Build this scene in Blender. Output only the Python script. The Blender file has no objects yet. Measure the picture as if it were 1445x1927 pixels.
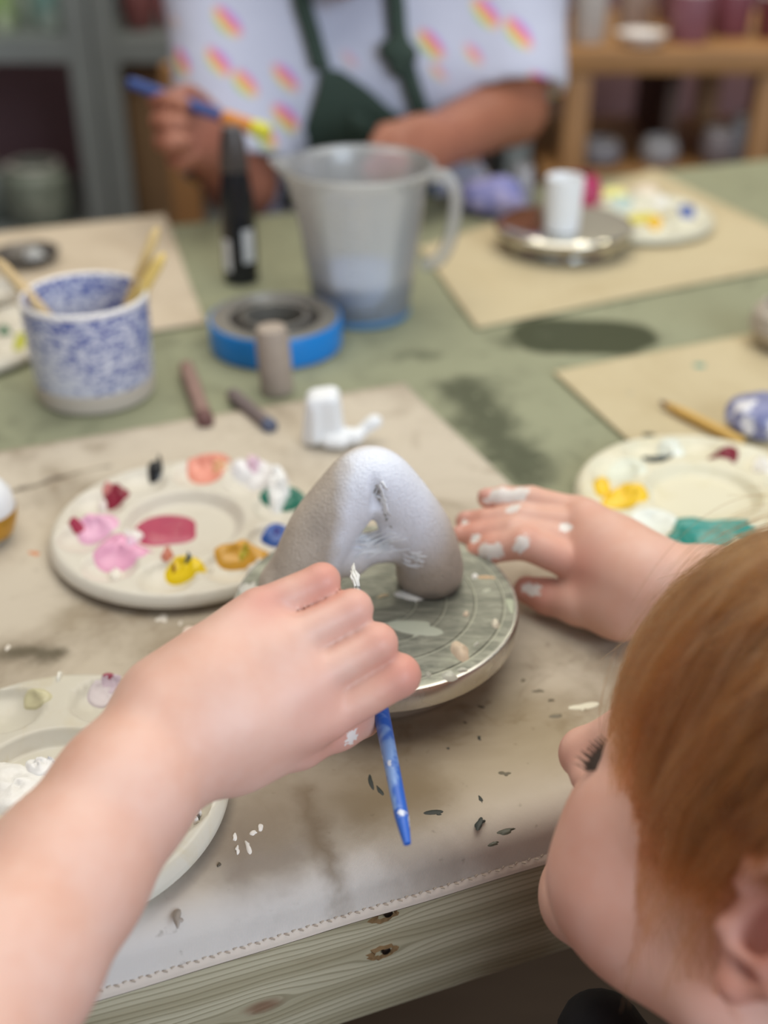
import bpy, bmesh, math, random
import numpy as np
from mathutils import Vector, Matrix

# ------------------------------------------------------------------ camera, light, exposure
S = bpy.context.scene
COL = S.collection
FPX, PITCH, CAMH = 2200.0, math.radians(31.5), 0.36      # table top is z = 0, floor z = -0.75
cam_d = bpy.data.cameras.new('camera'); cam = bpy.data.objects.new('camera', cam_d); COL.objects.link(cam)
cam.location = (0, 0, CAMH); cam.rotation_euler = (math.pi/2 - PITCH, 0, 0)
cam_d.sensor_fit = 'VERTICAL'; cam_d.sensor_height = 36; cam_d.lens = FPX/1927*36
cam_d.clip_start = 0.02
cam_d.dof.use_dof = True; cam_d.dof.focus_distance = 0.468; cam_d.dof.aperture_fstop = 3.9
S.camera = cam
W = bpy.data.worlds.new('world'); S.world = W; W.use_nodes = True
W.node_tree.nodes['Background'].inputs[0].default_value = (0.90, 0.94, 1.0, 1)
W.node_tree.nodes['Background'].inputs[1].default_value = 0.24
S.view_settings.view_transform = 'Standard'; S.view_settings.look = 'None'
S.view_settings.gamma = 1; S.view_settings.use_curve_mapping = False
S.view_settings.exposure = 0.42
S.cycles.use_denoising = True
S.cycles.max_bounces = 8; S.cycles.transparent_max_bounces = 16

def area(name, loc, target, sx, sy, power, color):
    l = bpy.data.lights.new(name, 'AREA'); l.shape = 'RECTANGLE'; l.size = sx; l.size_y = sy
    l.energy = power; l.color = color
    o = bpy.data.objects.new(name, l); COL.objects.link(o); o.location = loc
    o.rotation_euler = (Vector(target) - Vector(loc)).to_track_quat('-Z', 'Y').to_euler()
    return o
area('window_light', (1.25, -1.15, 0.95), (-0.1, 0.5, 0), 1.3, 1.1, 27, (0.74, 0.86, 1.0))
area('skylight', (0.0, 0.9, 1.75), (0.0, 0.75, 0), 1.8, 1.6, 21, (1.0, 0.94, 0.82))
for lx, ly in ((-0.55, 1.9), (0.0, 2.0), (0.5, 2.05), (0.9, 1.8)):
    area('ceiling_lamp', (lx, ly, 1.35), (lx, ly, 0), 0.14, 0.14, 1.2, (1.0, 0.93, 0.72))

# ------------------------------------------------------------------ small helpers
R_ = np.array([1.0, 0, 0]); F_ = np.array([0, math.cos(PITCH), -math.sin(PITCH)]); U_ = np.array([0, math.sin(PITCH), math.cos(PITCH)])
C_ = np.array([0, 0, CAMH])
def _ray(x, y): return F_ + (x-722.5)/FPX*R_ - (y-963.5)/FPX*U_
def at(x, y, z=0.0):                     # measured point of the photograph on the level z
    d = _ray(x, y); return C_ + d*((z-CAMH)/d[2])
def atd(x, y, depth): return C_ + _ray(x, y)*depth
TA = math.radians(20.5); TU = np.array([math.cos(TA), math.sin(TA), 0]); TV = np.array([-math.sin(TA), math.cos(TA), 0])
def tw(u, v, z=0.0): return TU*u + TV*v + np.array([0, 0, z])
def tuv(p): return (float(p@TU), float(p@TV))
def tatp(x, y, z=0.0): return tuv(at(x, y, z))

def hexc(h, a=1.0):
    h = h.lstrip('#'); o = []
    for i in (0, 2, 4):
        c = int(h[i:i+2], 16)/255; o.append(c/12.92 if c <= 0.04045 else ((c+0.055)/1.055)**2.4)
    return (o[0], o[1], o[2], a)

class NT:
    """compact material builder"""
    def __init__(s, name, base='#808080', rough=0.5, metal=0.0, spec=0.5):
        s.m = bpy.data.materials.new(name); s.m.use_nodes = True; s.t = s.m.node_tree; s.b = s.t.nodes['Principled BSDF']
        s.set('Base Color', hexc(base) if isinstance(base, str) else base); s.set('Roughness', rough); s.set('Metallic', metal); s.set('Specular IOR Level', spec)
    def set(s, k, v):
        if hasattr(v, 'is_output'): s.t.links.new(v, s.b.inputs[k])
        else: s.b.inputs[k].default_value = v
        return s
    def node(s, typ, ins=None, **pr):
        n = s.t.nodes.new(typ)
        for k, v in pr.items(): setattr(n, k, v)
        for k, v in (ins or {}).items():
            if hasattr(v, 'is_output'): s.t.links.new(v, n.inputs[k])
            else: n.inputs[k].default_value = v
        return n
    def co(s, scale=(1, 1, 1), rot=(0, 0, 0), loc=(0, 0, 0)):
        tc = s.node('ShaderNodeTexCoord'); mp = s.node('ShaderNodeMapping', {'Vector': tc.outputs['Object'], 'Scale': scale, 'Rotation': rot, 'Location': loc})
        return mp.outputs[0]
    def noise(s, scale, detail=4, rough=0.55, vec=None, dist=0.0, col=False):
        n = s.node('ShaderNodeTexNoise', {'Scale': scale, 'Detail': detail, 'Roughness': rough, 'Distortion': dist, 'Vector': vec if vec is not None else s.co()})
        return n.outputs['Color' if col else 'Fac']
    def math(s, op, a, b=0.0, c=0.0, clamp=False):
        n = s.node('ShaderNodeMath', operation=op, use_clamp=clamp)
        for i, v in enumerate((a, b, c)):
            if hasattr(v, 'is_output'): s.t.links.new(v, n.inputs[i])
            else: n.inputs[i].default_value = v
        return n.outputs[0]
    def step(s, v, lo, hi):
        n = s.node('ShaderNodeMapRange', {'Value': v, 'From Min': lo, 'From Max': hi}, interpolation_type='SMOOTHSTEP'); return n.outputs[0]
    def mix(s, f, a, b, mode='MIX'):
        n = s.node('ShaderNodeMix', data_type='RGBA', blend_type=mode)
        for k, v in ((0, f), (6, a), (7, b)):
            if isinstance(v, str): v = hexc(v)
            if hasattr(v, 'is_output'): s.t.links.new(v, n.inputs[k])
            else: n.inputs[k].default_value = v
        return n.outputs[2]
    def bump(s, h, strength=0.3, dist=0.001):
        n = s.node('ShaderNodeBump', {'Height': h, 'Strength': strength, 'Distance': dist}); s.t.links.new(n.outputs[0], s.b.inputs['Normal']); return s
    def attr(s, name): return s.node('ShaderNodeAttribute', attribute_name=name).outputs['Fac']
    def blob(s, vec, ax, ay, bx, by, r, soft):
        """soft capsule mask between two points of the surface's own plane"""
        sp = s.node('ShaderNodeSeparateXYZ', {0: vec}); X, Y = sp.outputs[0], sp.outputs[1]
        dx, dy = bx-ax, by-ay; L2 = dx*dx+dy*dy+1e-9
        px, py = s.math('SUBTRACT', X, ax), s.math('SUBTRACT', Y, ay)
        t = s.math('ADD', s.math('MULTIPLY', px, dx/L2), s.math('MULTIPLY', py, dy/L2), clamp=True)
        qx = s.math('SUBTRACT', px, s.math('MULTIPLY', t, dx)); qy = s.math('SUBTRACT', py, s.math('MULTIPLY', t, dy))
        d = s.math('SQRT', s.math('ADD', s.math('MULTIPLY', qx, qx), s.math('MULTIPLY', qy, qy)))
        return s.math('SUBTRACT', 1.0, s.step(d, r-soft, r+soft))
    def warp(s, vec, scale, amt):
        n = s.noise(scale, 4, 0.6, vec, col=True)
        k = s.node('ShaderNodeVectorMath', {0: n, 1: (0.5, 0.5, 0.5)}, operation='SUBTRACT').outputs[0]
        k = s.node('ShaderNodeVectorMath', {0: k, 'Scale': amt}, operation='SCALE').outputs[0]
        return s.node('ShaderNodeVectorMath', {0: vec, 1: k}, operation='ADD').outputs[0]

def simple(name, col, rough=0.5, metal=0.0, var=0.12, scale=40, bump=0.0, spec=0.5):
    g = NT(name, col, rough, metal, spec)
    if isinstance(col, str): col = hexc(col)
    dark = tuple(c*(1-var) for c in col[:3])+(1,); lite = tuple(min(1, c*(1+var)) for c in col[:3])+(1,)
    nz = g.noise(scale, 4)
    g.set('Base Color', g.mix(nz, dark, lite))
    if bump: g.bump(nz, bump)
    return g.m

# ------------------------------------------------------------------ object helpers
def tag(o, label=None, cat=None, group=None, kind=None):
    if label: o['label'] = label
    if cat: o['category'] = cat
    if group: o['group'] = group
    if kind: o['kind'] = kind
    return o
def empty(name, loc=(0, 0, 0), rz=0.0, label=None, cat=None, group=None):
    o = bpy.data.objects.new(name, None); COL.objects.link(o); o.location = loc; o.rotation_euler = (0, 0, rz)
    o.empty_display_size = 0.02
    return tag(o, label, cat, group)
def link(name, me, m=None, parent=None, loc=None, rot=None):
    o = bpy.data.objects.new(name, me); COL.objects.link(o)
    if m is not None:
        me.materials.clear(); me.materials.append(m)
    if parent is not None: o.parent = parent
    if loc is not None: o.location = loc
    if rot is not None: o.rotation_euler = rot
    return o
def mesh(name, vs, fs, smooth=True):
    me = bpy.data.meshes.new(name); me.from_pydata([tuple(map(float, v)) for v in vs], [], [tuple(map(int, f)) for f in fs]); me.update()
    if smooth: me.polygons.foreach_set('use_smooth', [True]*len(me.polygons))
    return me
def sharp(me, ang=0.7):
    try: me.set_sharp_from_angle(angle=ang)
    except Exception: pass
    return me
def from_bm(name, bm, smooth=True, ang=0.7):
    me = bpy.data.meshes.new(name); bmesh.ops.recalc_face_normals(bm, faces=bm.faces[:]); bm.to_mesh(me); bm.free()
    if smooth:
        me.polygons.foreach_set('use_smooth', [True]*len(me.polygons)); sharp(me, ang)
    return me
def lathe(name, prof, n=48, ang=0.6, cap=True):
    """prof: list of (r, z) from bottom to top; r == 0 closes with a point"""
    vs, fs, rows = [], [], []
    for r, z in prof:
        if r < 1e-7: rows.append([len(vs)]); vs.append((0, 0, z))
        else:
            rows.append(list(range(len(vs), len(vs)+n)))
            vs += [(r*math.cos(2*math.pi*i/n), r*math.sin(2*math.pi*i/n), z) for i in range(n)]
    for a, b in zip(rows, rows[1:]):
        for i in range(n):
            j = (i+1) % n
            if len(a) == 1 and len(b) == 1: continue
            if len(a) == 1: fs.append((a[0], b[j], b[i]))
            elif len(b) == 1: fs.append((a[i], a[j], b[0]))
            else: fs.append((a[i], a[j], b[j], b[i]))
    me = mesh(name, vs, fs); sharp(me, ang); return me
def box_bm(bm, c, s, rot=None, bev=0.0):
    r = bmesh.ops.create_cube(bm, size=1.0); vv = r['verts']
    M = Matrix.Translation(Vector(c)) @ (rot.to_4x4() if rot is not None else Matrix.Identity(4)) @ Matrix.Diagonal((s[0], s[1], s[2], 1))
    bmesh.ops.transform(bm, matrix=M, verts=vv)
    if bev:
        es = list({e for v in vv for e in v.link_edges})
        bmesh.ops.bevel(bm, geom=es, offset=bev, segments=2, affect='EDGES', profile=0.6)
def box(name, c, s, m, parent=None, bev=0.002, rot=None):
    bm = bmesh.new(); box_bm(bm, c, s, rot, bev); return link(name, from_bm(name, bm), m, parent)
def tube_data(pts, rad, n=12, caps=True, flat=None):
    """swept tube through pts; rad number or list; rounded ends"""
    P = [Vector(p) for p in pts]; m = len(P); rad = [rad]*m if isinstance(rad, (int, float)) else list(rad)
    T = [((P[min(i+1, m-1)]-P[max(i-1, 0)]).normalized()) for i in range(m)]
    up = Vector((0, 0, 1)) if abs(T[0].z) < 0.9 else Vector((1, 0, 0))
    N = (up - T[0]*up.dot(T[0])).normalized(); vs, fs = [], []
    for i in range(m):
        N = (N - T[i]*N.dot(T[i])).normalized(); B = T[i].cross(N)
        for k in range(n):
            a = 2*math.pi*k/n; vs.append(P[i] + (N*math.cos(a) + B*math.sin(a))*rad[i])
    for i in range(m-1):
        for k in range(n):
            j = (k+1) % n; fs.append((i*n+k, i*n+j, (i+1)*n+j, (i+1)*n+k))
    if caps:
        for i, sgn in ((0, -1), (m-1, 1)):
            c = len(vs); vs.append(P[i] + T[i]*rad[i]*0.35*sgn)
            for k in range(n):
                j = (k+1) % n; fs.append((c, i*n+j, i*n+k) if sgn < 0 else (c, i*n+k, i*n+j))
    return vs, fs
def tube(name, pts, rad, m, parent=None, n=12):
    vs, fs = tube_data(pts, rad, n); return link(name, sharp(mesh(name, vs, fs), 1.0), m, parent)
def join_data(parts):
    V, Fc = [], []
    for vs, fs in parts:
        o = len(V); V += list(vs); Fc += [tuple(i+o for i in f) for f in fs]
    return V, Fc
def spline(pts, n):
    P = np.array(pts, float); m = len(P); out = []
    for t in np.linspace(0, m-1-1e-9, n):
        i = int(t); f = t-i; p0, p1, p2, p3 = P[max(i-1, 0)], P[i], P[min(i+1, m-1)], P[min(i+2, m-1)]
        out.append(0.5*((2*p1)+(-p0+p2)*f+(2*p0-5*p1+4*p2-p3)*f*f+(-p0+3*p1-3*p2+p3)*f**3))
    return np.array(out)
def pnoise(seed, n=6):
    rg = np.random.default_rng(seed); k = rg.normal(size=(n, 3)); ph = rg.random(n)*6.28
    def f(p, sc): return np.sin(np.asarray(p)@k.T*sc + ph).mean(axis=-1)
    return f
def blob_mesh(name, rx, ry, h, seed, rough=0.25, n=28, rings=5):
    """thin irregular dab of paint lying on z = 0"""
    rg = random.Random(seed); am = [(rg.uniform(-1, 1)*rough/(k+1), rg.uniform(0, 6.28)) for k in range(5)]
    vs, fs = [(0, 0, h*(0.8+0.4*rg.random()))], []
    for j in range(1, rings+1):
        t = j/rings
        for i in range(n):
            a = 2*math.pi*i/n; rr = 1+sum(A*math.sin((k+1)*a+p) for k, (A, p) in enumerate(am))
            z = h*(1-t**3)*(1+0.35*math.sin(3*a+seed+5*t)*(1-t)+0.25*math.sin(9*t+a*2+seed))
            vs.append((rx*t*rr*math.cos(a), ry*t*rr*math.sin(a), max(z, 0) if j < rings else -0.0006))
    for i in range(n): fs.append((0, 1+i, 1+(i+1) % n))
    for j in range(rings-1):
        for i in range(n):
            a = 1+j*n; k = (i+1) % n; fs.append((a+i, a+n+i, a+n+k, a+k))
    return mesh(name, vs, fs)

# ------------------------------------------------------------------ implicit bodies: smooth unions of tapered limbs, meshed with surface nets
class Body:
    def __init__(s): s.p = []
    def cap(s, a, b, ra, rb, k=0.01, sub=False, flat=None):
        s.p.append(('c', np.array(a, float), np.array(b, float), ra, rb, k, sub, flat)); return s
    def ball(s, c, r, k=0.01, sub=False): return s.cap(c, np.array(c, float)+1e-5, r, r, k, sub)
    def ell(s, c, rad, k=0.01, M=None, sub=False):
        s.p.append(('e', np.array(c, float), np.array(rad, float), None if M is None else np.array(M, float), 0, k, sub, None)); return s
    def add(s, other, M=np.eye(3), o=np.zeros(3), sc=1.0):
        for q in other.p:
            if q[0] == 'c':
                fl = None if q[7] is None else (M@np.array(q[7][0]), q[7][1])
                s.p.append(('c', M@q[1]*sc+o, M@q[2]*sc+o, q[3]*sc, q[4]*sc, q[5]*sc, q[6], fl))
            else:
                R = M if q[3] is None else M@q[3]
                s.p.append(('e', M@q[1]*sc+o, q[2]*sc, R, 0, q[5]*sc, q[6], None))
        return s
    @staticmethod
    def dist(q, P):
        if q[0] == 'c':
            a, b, ra, rb, fl = q[1], q[2], q[3], q[4], q[7]
            if fl is not None:                       # squeezed cross-section along a normal
                nrm, f = np.asarray(fl[0])/np.linalg.norm(fl[0]), fl[1]
                P = P + ((P-a)@nrm)[..., None]*nrm*(1/f-1); b = b + ((b-a)@nrm)*nrm*(1/f-1)
            ab = b-a; L = ab@ab; pa = P-a
            t = np.clip(pa@ab/L, 0, 1); d = pa - t[..., None]*ab
            d = np.sqrt((d*d).sum(-1)) - (ra+(rb-ra)*t)
            return d*(fl[1] if fl is not None else 1.0)
        p = P-q[1]
        if q[3] is not None: p = p@q[3]
        r = q[2]; k0 = np.sqrt(((p/r)**2).sum(-1)); k1 = np.sqrt(((p/(r*r))**2).sum(-1))+1e-9
        return k0*(k0-1)/k1
    def eval(s, P, prims=None):
        D = None
        for q in (s.p if prims is None else prims):
            d = s.dist(q, P); k = q[5]
            if D is None: D = d; continue
            if q[6]:
                h = np.maximum(k-np.abs(D+d), 0)/k; D = np.maximum(D, -d) + h*h*k*0.25
            else:
                h = np.maximum(k-np.abs(D-d), 0)/k; D = np.minimum(D, d) - h*h*k*0.25
        return D if D is not None else np.full(P.shape[:-1], 1e3)
    def bounds(s):
        lo, hi = np.full(3, 1e9), np.full(3, -1e9)
        for q in s.p:
            if q[6]: continue
            if q[0] == 'c': pts, r = (q[1], q[2]), max(q[3], q[4])
            else: pts, r = (q[1],), max(q[2])
            for p in pts: lo = np.minimum(lo, p-r); hi = np.maximum(hi, p+r)
        return lo-0.02, hi+0.02
    def mesh(s, name, h=0.002, B=14):
        lo, hi = s.bounds(); nb = np.ceil((hi-lo)/(h*B)).astype(int); rad = h*B*0.5*math.sqrt(3)
        bi = np.stack(np.meshgrid(*[np.arange(n) for n in nb], indexing='ij'), -1).reshape(-1, 3)
        ctr = lo+(bi+0.5)*h*B
        ds = np.stack([s.dist(q, ctr) for q in s.p]); subs = np.array([q[6] for q in s.p]); ks = np.array([q[5] for q in s.p])
        near = np.where(subs[:, None], 1e9, ds).min(0)
        act = np.where(np.abs(near) < rad*2.2+0.03)[0]
        loc = np.stack(np.meshgrid(*[np.arange(B+1)]*3, indexing='ij'), -1)
        N = (nb*B+2).astype(np.int64)
        cid, cpos, edges = [], [], []
        for a in act:
            use = [q for j, q in enumerate(s.p) if ds[j, a] < rad*2+ks[j]*2+0.01]
            if not use or all(q[6] for q in use): continue
            D = s.eval(lo+(bi[a]*B+loc)*h, use)
            if D.min() > 0 or D.max() < 0: continue
            neg = D < 0; g0 = bi[a]*B
            cnt = np.zeros((B, B, B), np.int32); acc = np.zeros((B, B, B, 3)); ne = np.zeros((B, B, B))
            for ax in range(3):
                sl0 = [slice(None)]*3; sl1 = [slice(None)]*3; sl0[ax] = slice(0, B); sl1[ax] = slice(1, B+1)
                A_, B_ = D[tuple(sl0)], D[tuple(sl1)]; cr = neg[tuple(sl0)] != neg[tuple(sl1)]
                t = np.where(cr, A_/np.where(cr, A_-B_, 1), 0)
                o1, o2 = [x for x in range(3) if x != ax]
                for d1 in (0, 1):
                    for d2 in (0, 1):
                        ss = [slice(None)]*3; ss[o1] = slice(d1, B+d1); ss[o2] = slice(d2, B+d2)
                        c = cr[tuple(ss)]; tt = t[tuple(ss)]
                        ne += c; acc[..., ax] += tt*c; acc[..., o1] += d1*c; acc[..., o2] += d2*c
                ss = [slice(0, B)]*3; e = np.argwhere(cr[tuple(ss)])
                if len(e):
                    sg = neg[tuple(ss)][tuple(e.T)]
                    edges.append(np.column_stack([e+g0, np.full(len(e), ax), sg]))
            w = np.argwhere(ne > 0)
            v = acc[tuple(w.T)]/ne[tuple(w.T)][:, None]
            gi = (w+g0).astype(np.int64); cid.append((gi[:, 0]*N[1]+gi[:, 1])*N[2]+gi[:, 2]); cpos.append(lo+(gi+v)*h)
        cid = np.concatenate(cid); cpos = np.concatenate(cpos); od = np.argsort(cid); cid = cid[od]; cpos = cpos[od]
        E = np.concatenate(edges).astype(np.int64); quads = []
        for ax in range(3):
            e = E[E[:, 3] == ax]; o1, o2 = (ax+1) % 3, (ax+2) % 3; idx = []; ok = np.ones(len(e), bool)
            for d1, d2 in ((-1, -1), (0, -1), (0, 0), (-1, 0)):
                g = e[:, :3].copy(); g[:, o1] += d1; g[:, o2] += d2
                key = (g[:, 0]*N[1]+g[:, 1])*N[2]+g[:, 2]; j = np.clip(np.searchsorted(cid, key), 0, len(cid)-1)
                ok &= (cid[j] == key) & (g.min(1) >= 0); idx.append(j)
            q = np.stack(idx, 1); q[e[:, 4] == 0] = q[e[:, 4] == 0][:, ::-1]; quads.append(q[ok])
        Q = np.concatenate(quads)
        me = bpy.data.meshes.new(name); me.vertices.add(len(cpos)); me.vertices.foreach_set('co', cpos.astype(np.float32).ravel())
        me.loops.add(len(Q)*4); me.loops.foreach_set('vertex_index', Q.ravel().astype(np.int32))
        me.polygons.add(len(Q)); me.polygons.foreach_set('loop_start', np.arange(0, len(Q)*4, 4, dtype=np.int32))
        me.polygons.foreach_set('use_smooth', np.ones(len(Q), bool)); me.update(calc_edges=True); me.validate()
        # two rounds of light smoothing take out the sampling grid
        return me, cpos
def smooth_mesh(me, it=2, f=0.5):
    bm = bmesh.new(); bm.from_mesh(me)
    for _ in range(it): bmesh.ops.smooth_vert(bm, verts=bm.verts, factor=f, use_axis_x=True, use_axis_y=True, use_axis_z=True)
    bm.to_mesh(me); bm.free(); me.update(); return me
def co_of(me):
    a = np.empty(len(me.vertices)*3, np.float32); me.vertices.foreach_get('co', a); return a.reshape(-1, 3).astype(float)
def fattr(me, name, val):
    at_ = me.attributes.new(name, 'FLOAT', 'POINT'); at_.data.foreach_set('value', np.asarray(val, np.float32))


def near_px(co, x, y):
    v = co-C_; d = v@F_; px = 722.5+FPX*(v@R_)/d; py = 963.5-FPX*(v@U_)/d
    m = np.where((px-x)**2+(py-y)**2 < 25)[0]
    if not len(m): return None
    return co[m[np.argmin(d[m])]]


# ------------------------------------------------------------------ materials
def canvas_mat(name, base, stain, dirt, seed, weave=True, lit_hem_v=None, extra=(), ctr=(0, 0)):
    g = NT(name, base, 0.9, spec=0.2); v = g.co()
    vs = g.co(loc=(seed*1.7, seed*0.9, seed*2.1))
    n1 = g.step(g.noise(9, 5, 0.62, vs, 0.6), 0.44, 0.72); n2 = g.step(g.noise(32, 5, 0.65, vs, 0.8), 0.52, 0.75); n3 = g.step(g.noise(130, 3, 0.6, vs), 0.66, 0.76)
    f = g.math('MULTIPLY', g.math('ADD', g.math('MULTIPLY', n1, 0.62), g.math('MULTIPLY', n2, 0.38), clamp=True), dirt, clamp=True)
    if lit_hem_v is not None:                       # window brightness along the hem, painted in as paler, less stained cloth
        sp = g.node('ShaderNodeSeparateXYZ', {0: g.warp(v, 14, 0.03)})
        base = g.mix(g.step(sp.outputs[1], lit_hem_v-0.04, lit_hem_v+0.03), '#e0dbd8', base)
        f = g.math('MULTIPLY', f, g.math('ADD', 0.22, g.math('MULTIPLY', g.step(sp.outputs[1], lit_hem_v, lit_hem_v+0.05), 0.78)))
    c = g.mix(f, base, stain)
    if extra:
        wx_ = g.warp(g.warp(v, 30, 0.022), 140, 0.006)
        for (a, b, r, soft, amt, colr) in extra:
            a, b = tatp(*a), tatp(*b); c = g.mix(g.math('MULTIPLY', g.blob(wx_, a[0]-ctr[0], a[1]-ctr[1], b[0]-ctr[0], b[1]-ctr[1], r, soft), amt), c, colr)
    c = g.mix(g.math('MULTIPLY', n3, 0.35), c, '#6d5f4c')
    tw_ = g.node('ShaderNodeTexWave', {'Scale': 800.0, 'Distortion': 0.6, 'Vector': g.co(rot=(0, 0, 0.9))}).outputs['Fac']
    if weave:
        c = g.mix(g.math('MULTIPLY', tw_, 0.10), c, '#5d5142')
        g.bump(g.math('ADD', tw_, g.noise(500, 2)), 0.25, 0.0004)
    g.set('Base Color', c); return g
M = {}
M['steel'] = simple('brushed_steel', '#b9bab6', 0.28, 0.9, 0.08, 60)
M['galv'] = simple('galvanised_steel', '#8f9694', 0.5, 0.25, 0.12, 14)
M['white_glaze'] = simple('white_glaze', '#eef0f2', 0.25, 0, 0.03, 30)
M['dark'] = simple('dark_void', '#15110d', 0.9)
M['oak'] = simple('light_oak', '#a5794a', 0.55, 0, 0.15, 18)
M['walnut'] = simple('brown_board', '#5b4030', 0.6, 0, 0.15, 18)
M['card'] = simple('brown_card', '#8a6d4e', 0.8, 0, 0.12, 10)
def plain(col, rough=0.4, **k):
    key = col+str(rough)
    if key not in M: M[key] = simple('paint_'+col.strip('#'), col, rough, 0, k.get('var', 0.12), k.get('scale', 90), k.get('bump', 0.15))
    return M[key]

# ------------------------------------------------------------------ room
floor = tag(empty('floor', (0, 0.6, -0.75)), kind='structure')
g = NT('floor_boards', '#5d5044', 0.7); vv = g.co(scale=(3, 60, 60))
g.set('Base Color', g.mix(g.noise(1.2, 5, 0.6, vv, 0.6), '#4a3827', '#68543f'))
for i in range(17):
    box('floor_board', (0, -1.62+i*0.202, -0.011), (4.4, 0.2, 0.02), g.m, floor, 0.003)
g = NT('mauve_plaster', '#8f6f74', 0.85); g.set('Base Color', g.mix(g.noise(3, 4), '#8b6a70', '#9a7a7e')); g.bump(g.noise(60, 3), 0.15)
def wall(name, c, s):
    o = box(name, c, s, g.m, None, 0.0); return tag(o, kind='structure')
wall('wall_back_partly_unseen', (0, 2.36, -0.315), (4.4, 0.1, 0.87)); tag(box('wall_back_partly_unseen', (0, 2.36, 0.935), (4.4, 0.1, 1.628), simple('unseen_pale_plaster', '#cfc9bd', 0.8), None, 0.0), kind='structure'); wall('wall_left', (-2.25, 0.6, 0.5), (0.1, 3.6, 2.5)); wall('wall_right', (2.25, 0.6, 0.5), (0.1, 3.6, 2.5))  # unseen upper back wall, made pale for the polished turntable to reflect
bb = tag(box('baseboard_back', (0, 2.3, -0.70), (4.3, 0.02, 0.09), M['walnut']), kind='structure')

# ------------------------------------------------------------------ work table
T0 = (0.1, 0.71)
table = empty('work_table', tuple(tw(T0[0], T0[1], -0.75)), TA, 'long work table with grey green painted top and raw pine front beam', 'table')
def tl(u, v, z=0.0): return (u-T0[0], v-T0[1], z+0.75)
g = NT('green_table_paint', '#8f9479', 0.5, spec=0.25); v0 = g.co()
base = g.mix(g.noise(5, 5, 0.6), '#9c9e82', '#898b71'); base = g.mix(g.step(g.noise(26, 4, 0.6, dist=0.5), 0.52, 0.72), base, '#7f8169')
wv = g.warp(v0, 38, 0.045)
def st(p, q, r, soft=0.006, w=None):
    a, b = tatp(*p), tatp(*q); return g.blob(w or wv, a[0]-T0[0], a[1]-T0[1], b[0]-T0[0], b[1]-T0[1], r, soft)
streak = g.math('MAXIMUM', g.math('MAXIMUM', st((868, 735), (905, 780), 0.019, 0.012), st((905, 780), (990, 890), 0.018, 0.012)),
                g.math('MAXIMUM', st((770, 668), (822, 662), 0.005, 0.01), st((915, 858), (935, 862), 0.008, 0.005)))
gap = g.step(g.noise(120, 4, 0.7), 0.28, 0.42)
streak = g.math('MULTIPLY', streak, gap)
base = g.mix(g.math('MULTIPLY', streak, 0.9), base, '#474b38')
wv2 = g.warp(v0, 14, 0.02)
oval = g.math('MAXIMUM', st((1050, 632), (1150, 634), 0.036, 0.004, wv2), g.math('MULTIPLY', st((975, 640), (1010, 640), 0.016, 0.012), 0.7))
base = g.mix(g.math('MULTIPLY', oval, 0.97), base, '#343a22')
wet = g.math('MULTIPLY', g.step(g.noise(55, 3, 0.6), 0.62, 0.7), 0.35); base = g.mix(wet, base, '#5f654f')
g.set('Base Color', base); g.set('Roughness', g.mix(oval, (0.6,)*3+(1,), (0.5,)*3+(1,)))
g.bump(g.noise(160, 3), 0.08)
bm = bmesh.new(); box_bm(bm, (0, 0.3005+0.4135-T0[1], 0.743), (2.0, 0.827, 0.014))
bmesh.ops.bevel(bm, geom=[e for e in bm.edges if all(v.co.y < -0.3 and v.co.z > 0.745 for v in e.verts)], offset=0.0115, segments=6, affect='EDGES', profile=0.5)
link('tabletop', from_bm('tabletop', bm), g.m, table)
# pine beam: growth lines run along it, bending round the knots
g = NT('pine_beam', '#b8ad92', 0.6, spec=0.3)
v0 = g.co(); wv = g.warp(g.co(scale=(0.35, 1, 1)), 10, 0.02)
sp = g.node('ShaderNodeSeparateXYZ', {0: v0}); spw = g.node('ShaderNodeSeparateXYZ', {0: wv})
def bpx(x, y):
    d = _ray(x, y); p = C_ + d*(0.2985/float(d@TV)); q = tuv(p); return q[0]-T0[0], p[2]+0.75
bend = 0.0
knots = [(645, 1712, 0.0045), (497, 1902, 0.004), (895, 1862, 0.003), (722, 1728, 0.003), (720, 1798, 0.003)]
zz = g.math('ADD', spw.outputs[2], g.math('MULTIPLY', sp.outputs[0], 0.02))
for kx, ky, kr in knots:
    ku, kz = bpx(kx, ky)
    dx = g.math('MULTIPLY', g.math('SUBTRACT', sp.outputs[0], ku), 0.45); dz = g.math('SUBTRACT', sp.outputs[2], kz)
    d2 = g.math('ADD', g.math('MULTIPLY', dx, dx), g.math('MULTIPLY', dz, dz))
    push = g.math('DIVIDE', g.math('MULTIPLY', dz, kr*kr*3.2), g.math('ADD', d2, kr*kr*1.6))
    zz = g.math('SUBTRACT', zz, push)
ln = g.math('SINE', g.math('MULTIPLY', zz, 2000.0)); ln2 = g.math('SINE', g.math('ADD', g.math('MULTIPLY', zz, 330.0), 1.0))
fine = g.noise(8, 5, 0.7, g.co(scale=(3, 90, 90)))
c = g.mix(g.step(ln2, -0.8, 0.9), '#c3ba9f', '#aca286'); c = g.mix(g.math('MULTIPLY', g.step(ln, 0.35, 0.95), 0.55), c, '#7e7458')
c = g.mix(g.math('MULTIPLY', fine, 0.3), c, '#8a8268')
c = g.mix(g.math('MULTIPLY', g.step(g.noise(14, 4, 0.6, g.co(scale=(1, 1, 3))), 0.55, 0.75), 0.4), c, '#8c7a5c')
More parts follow.
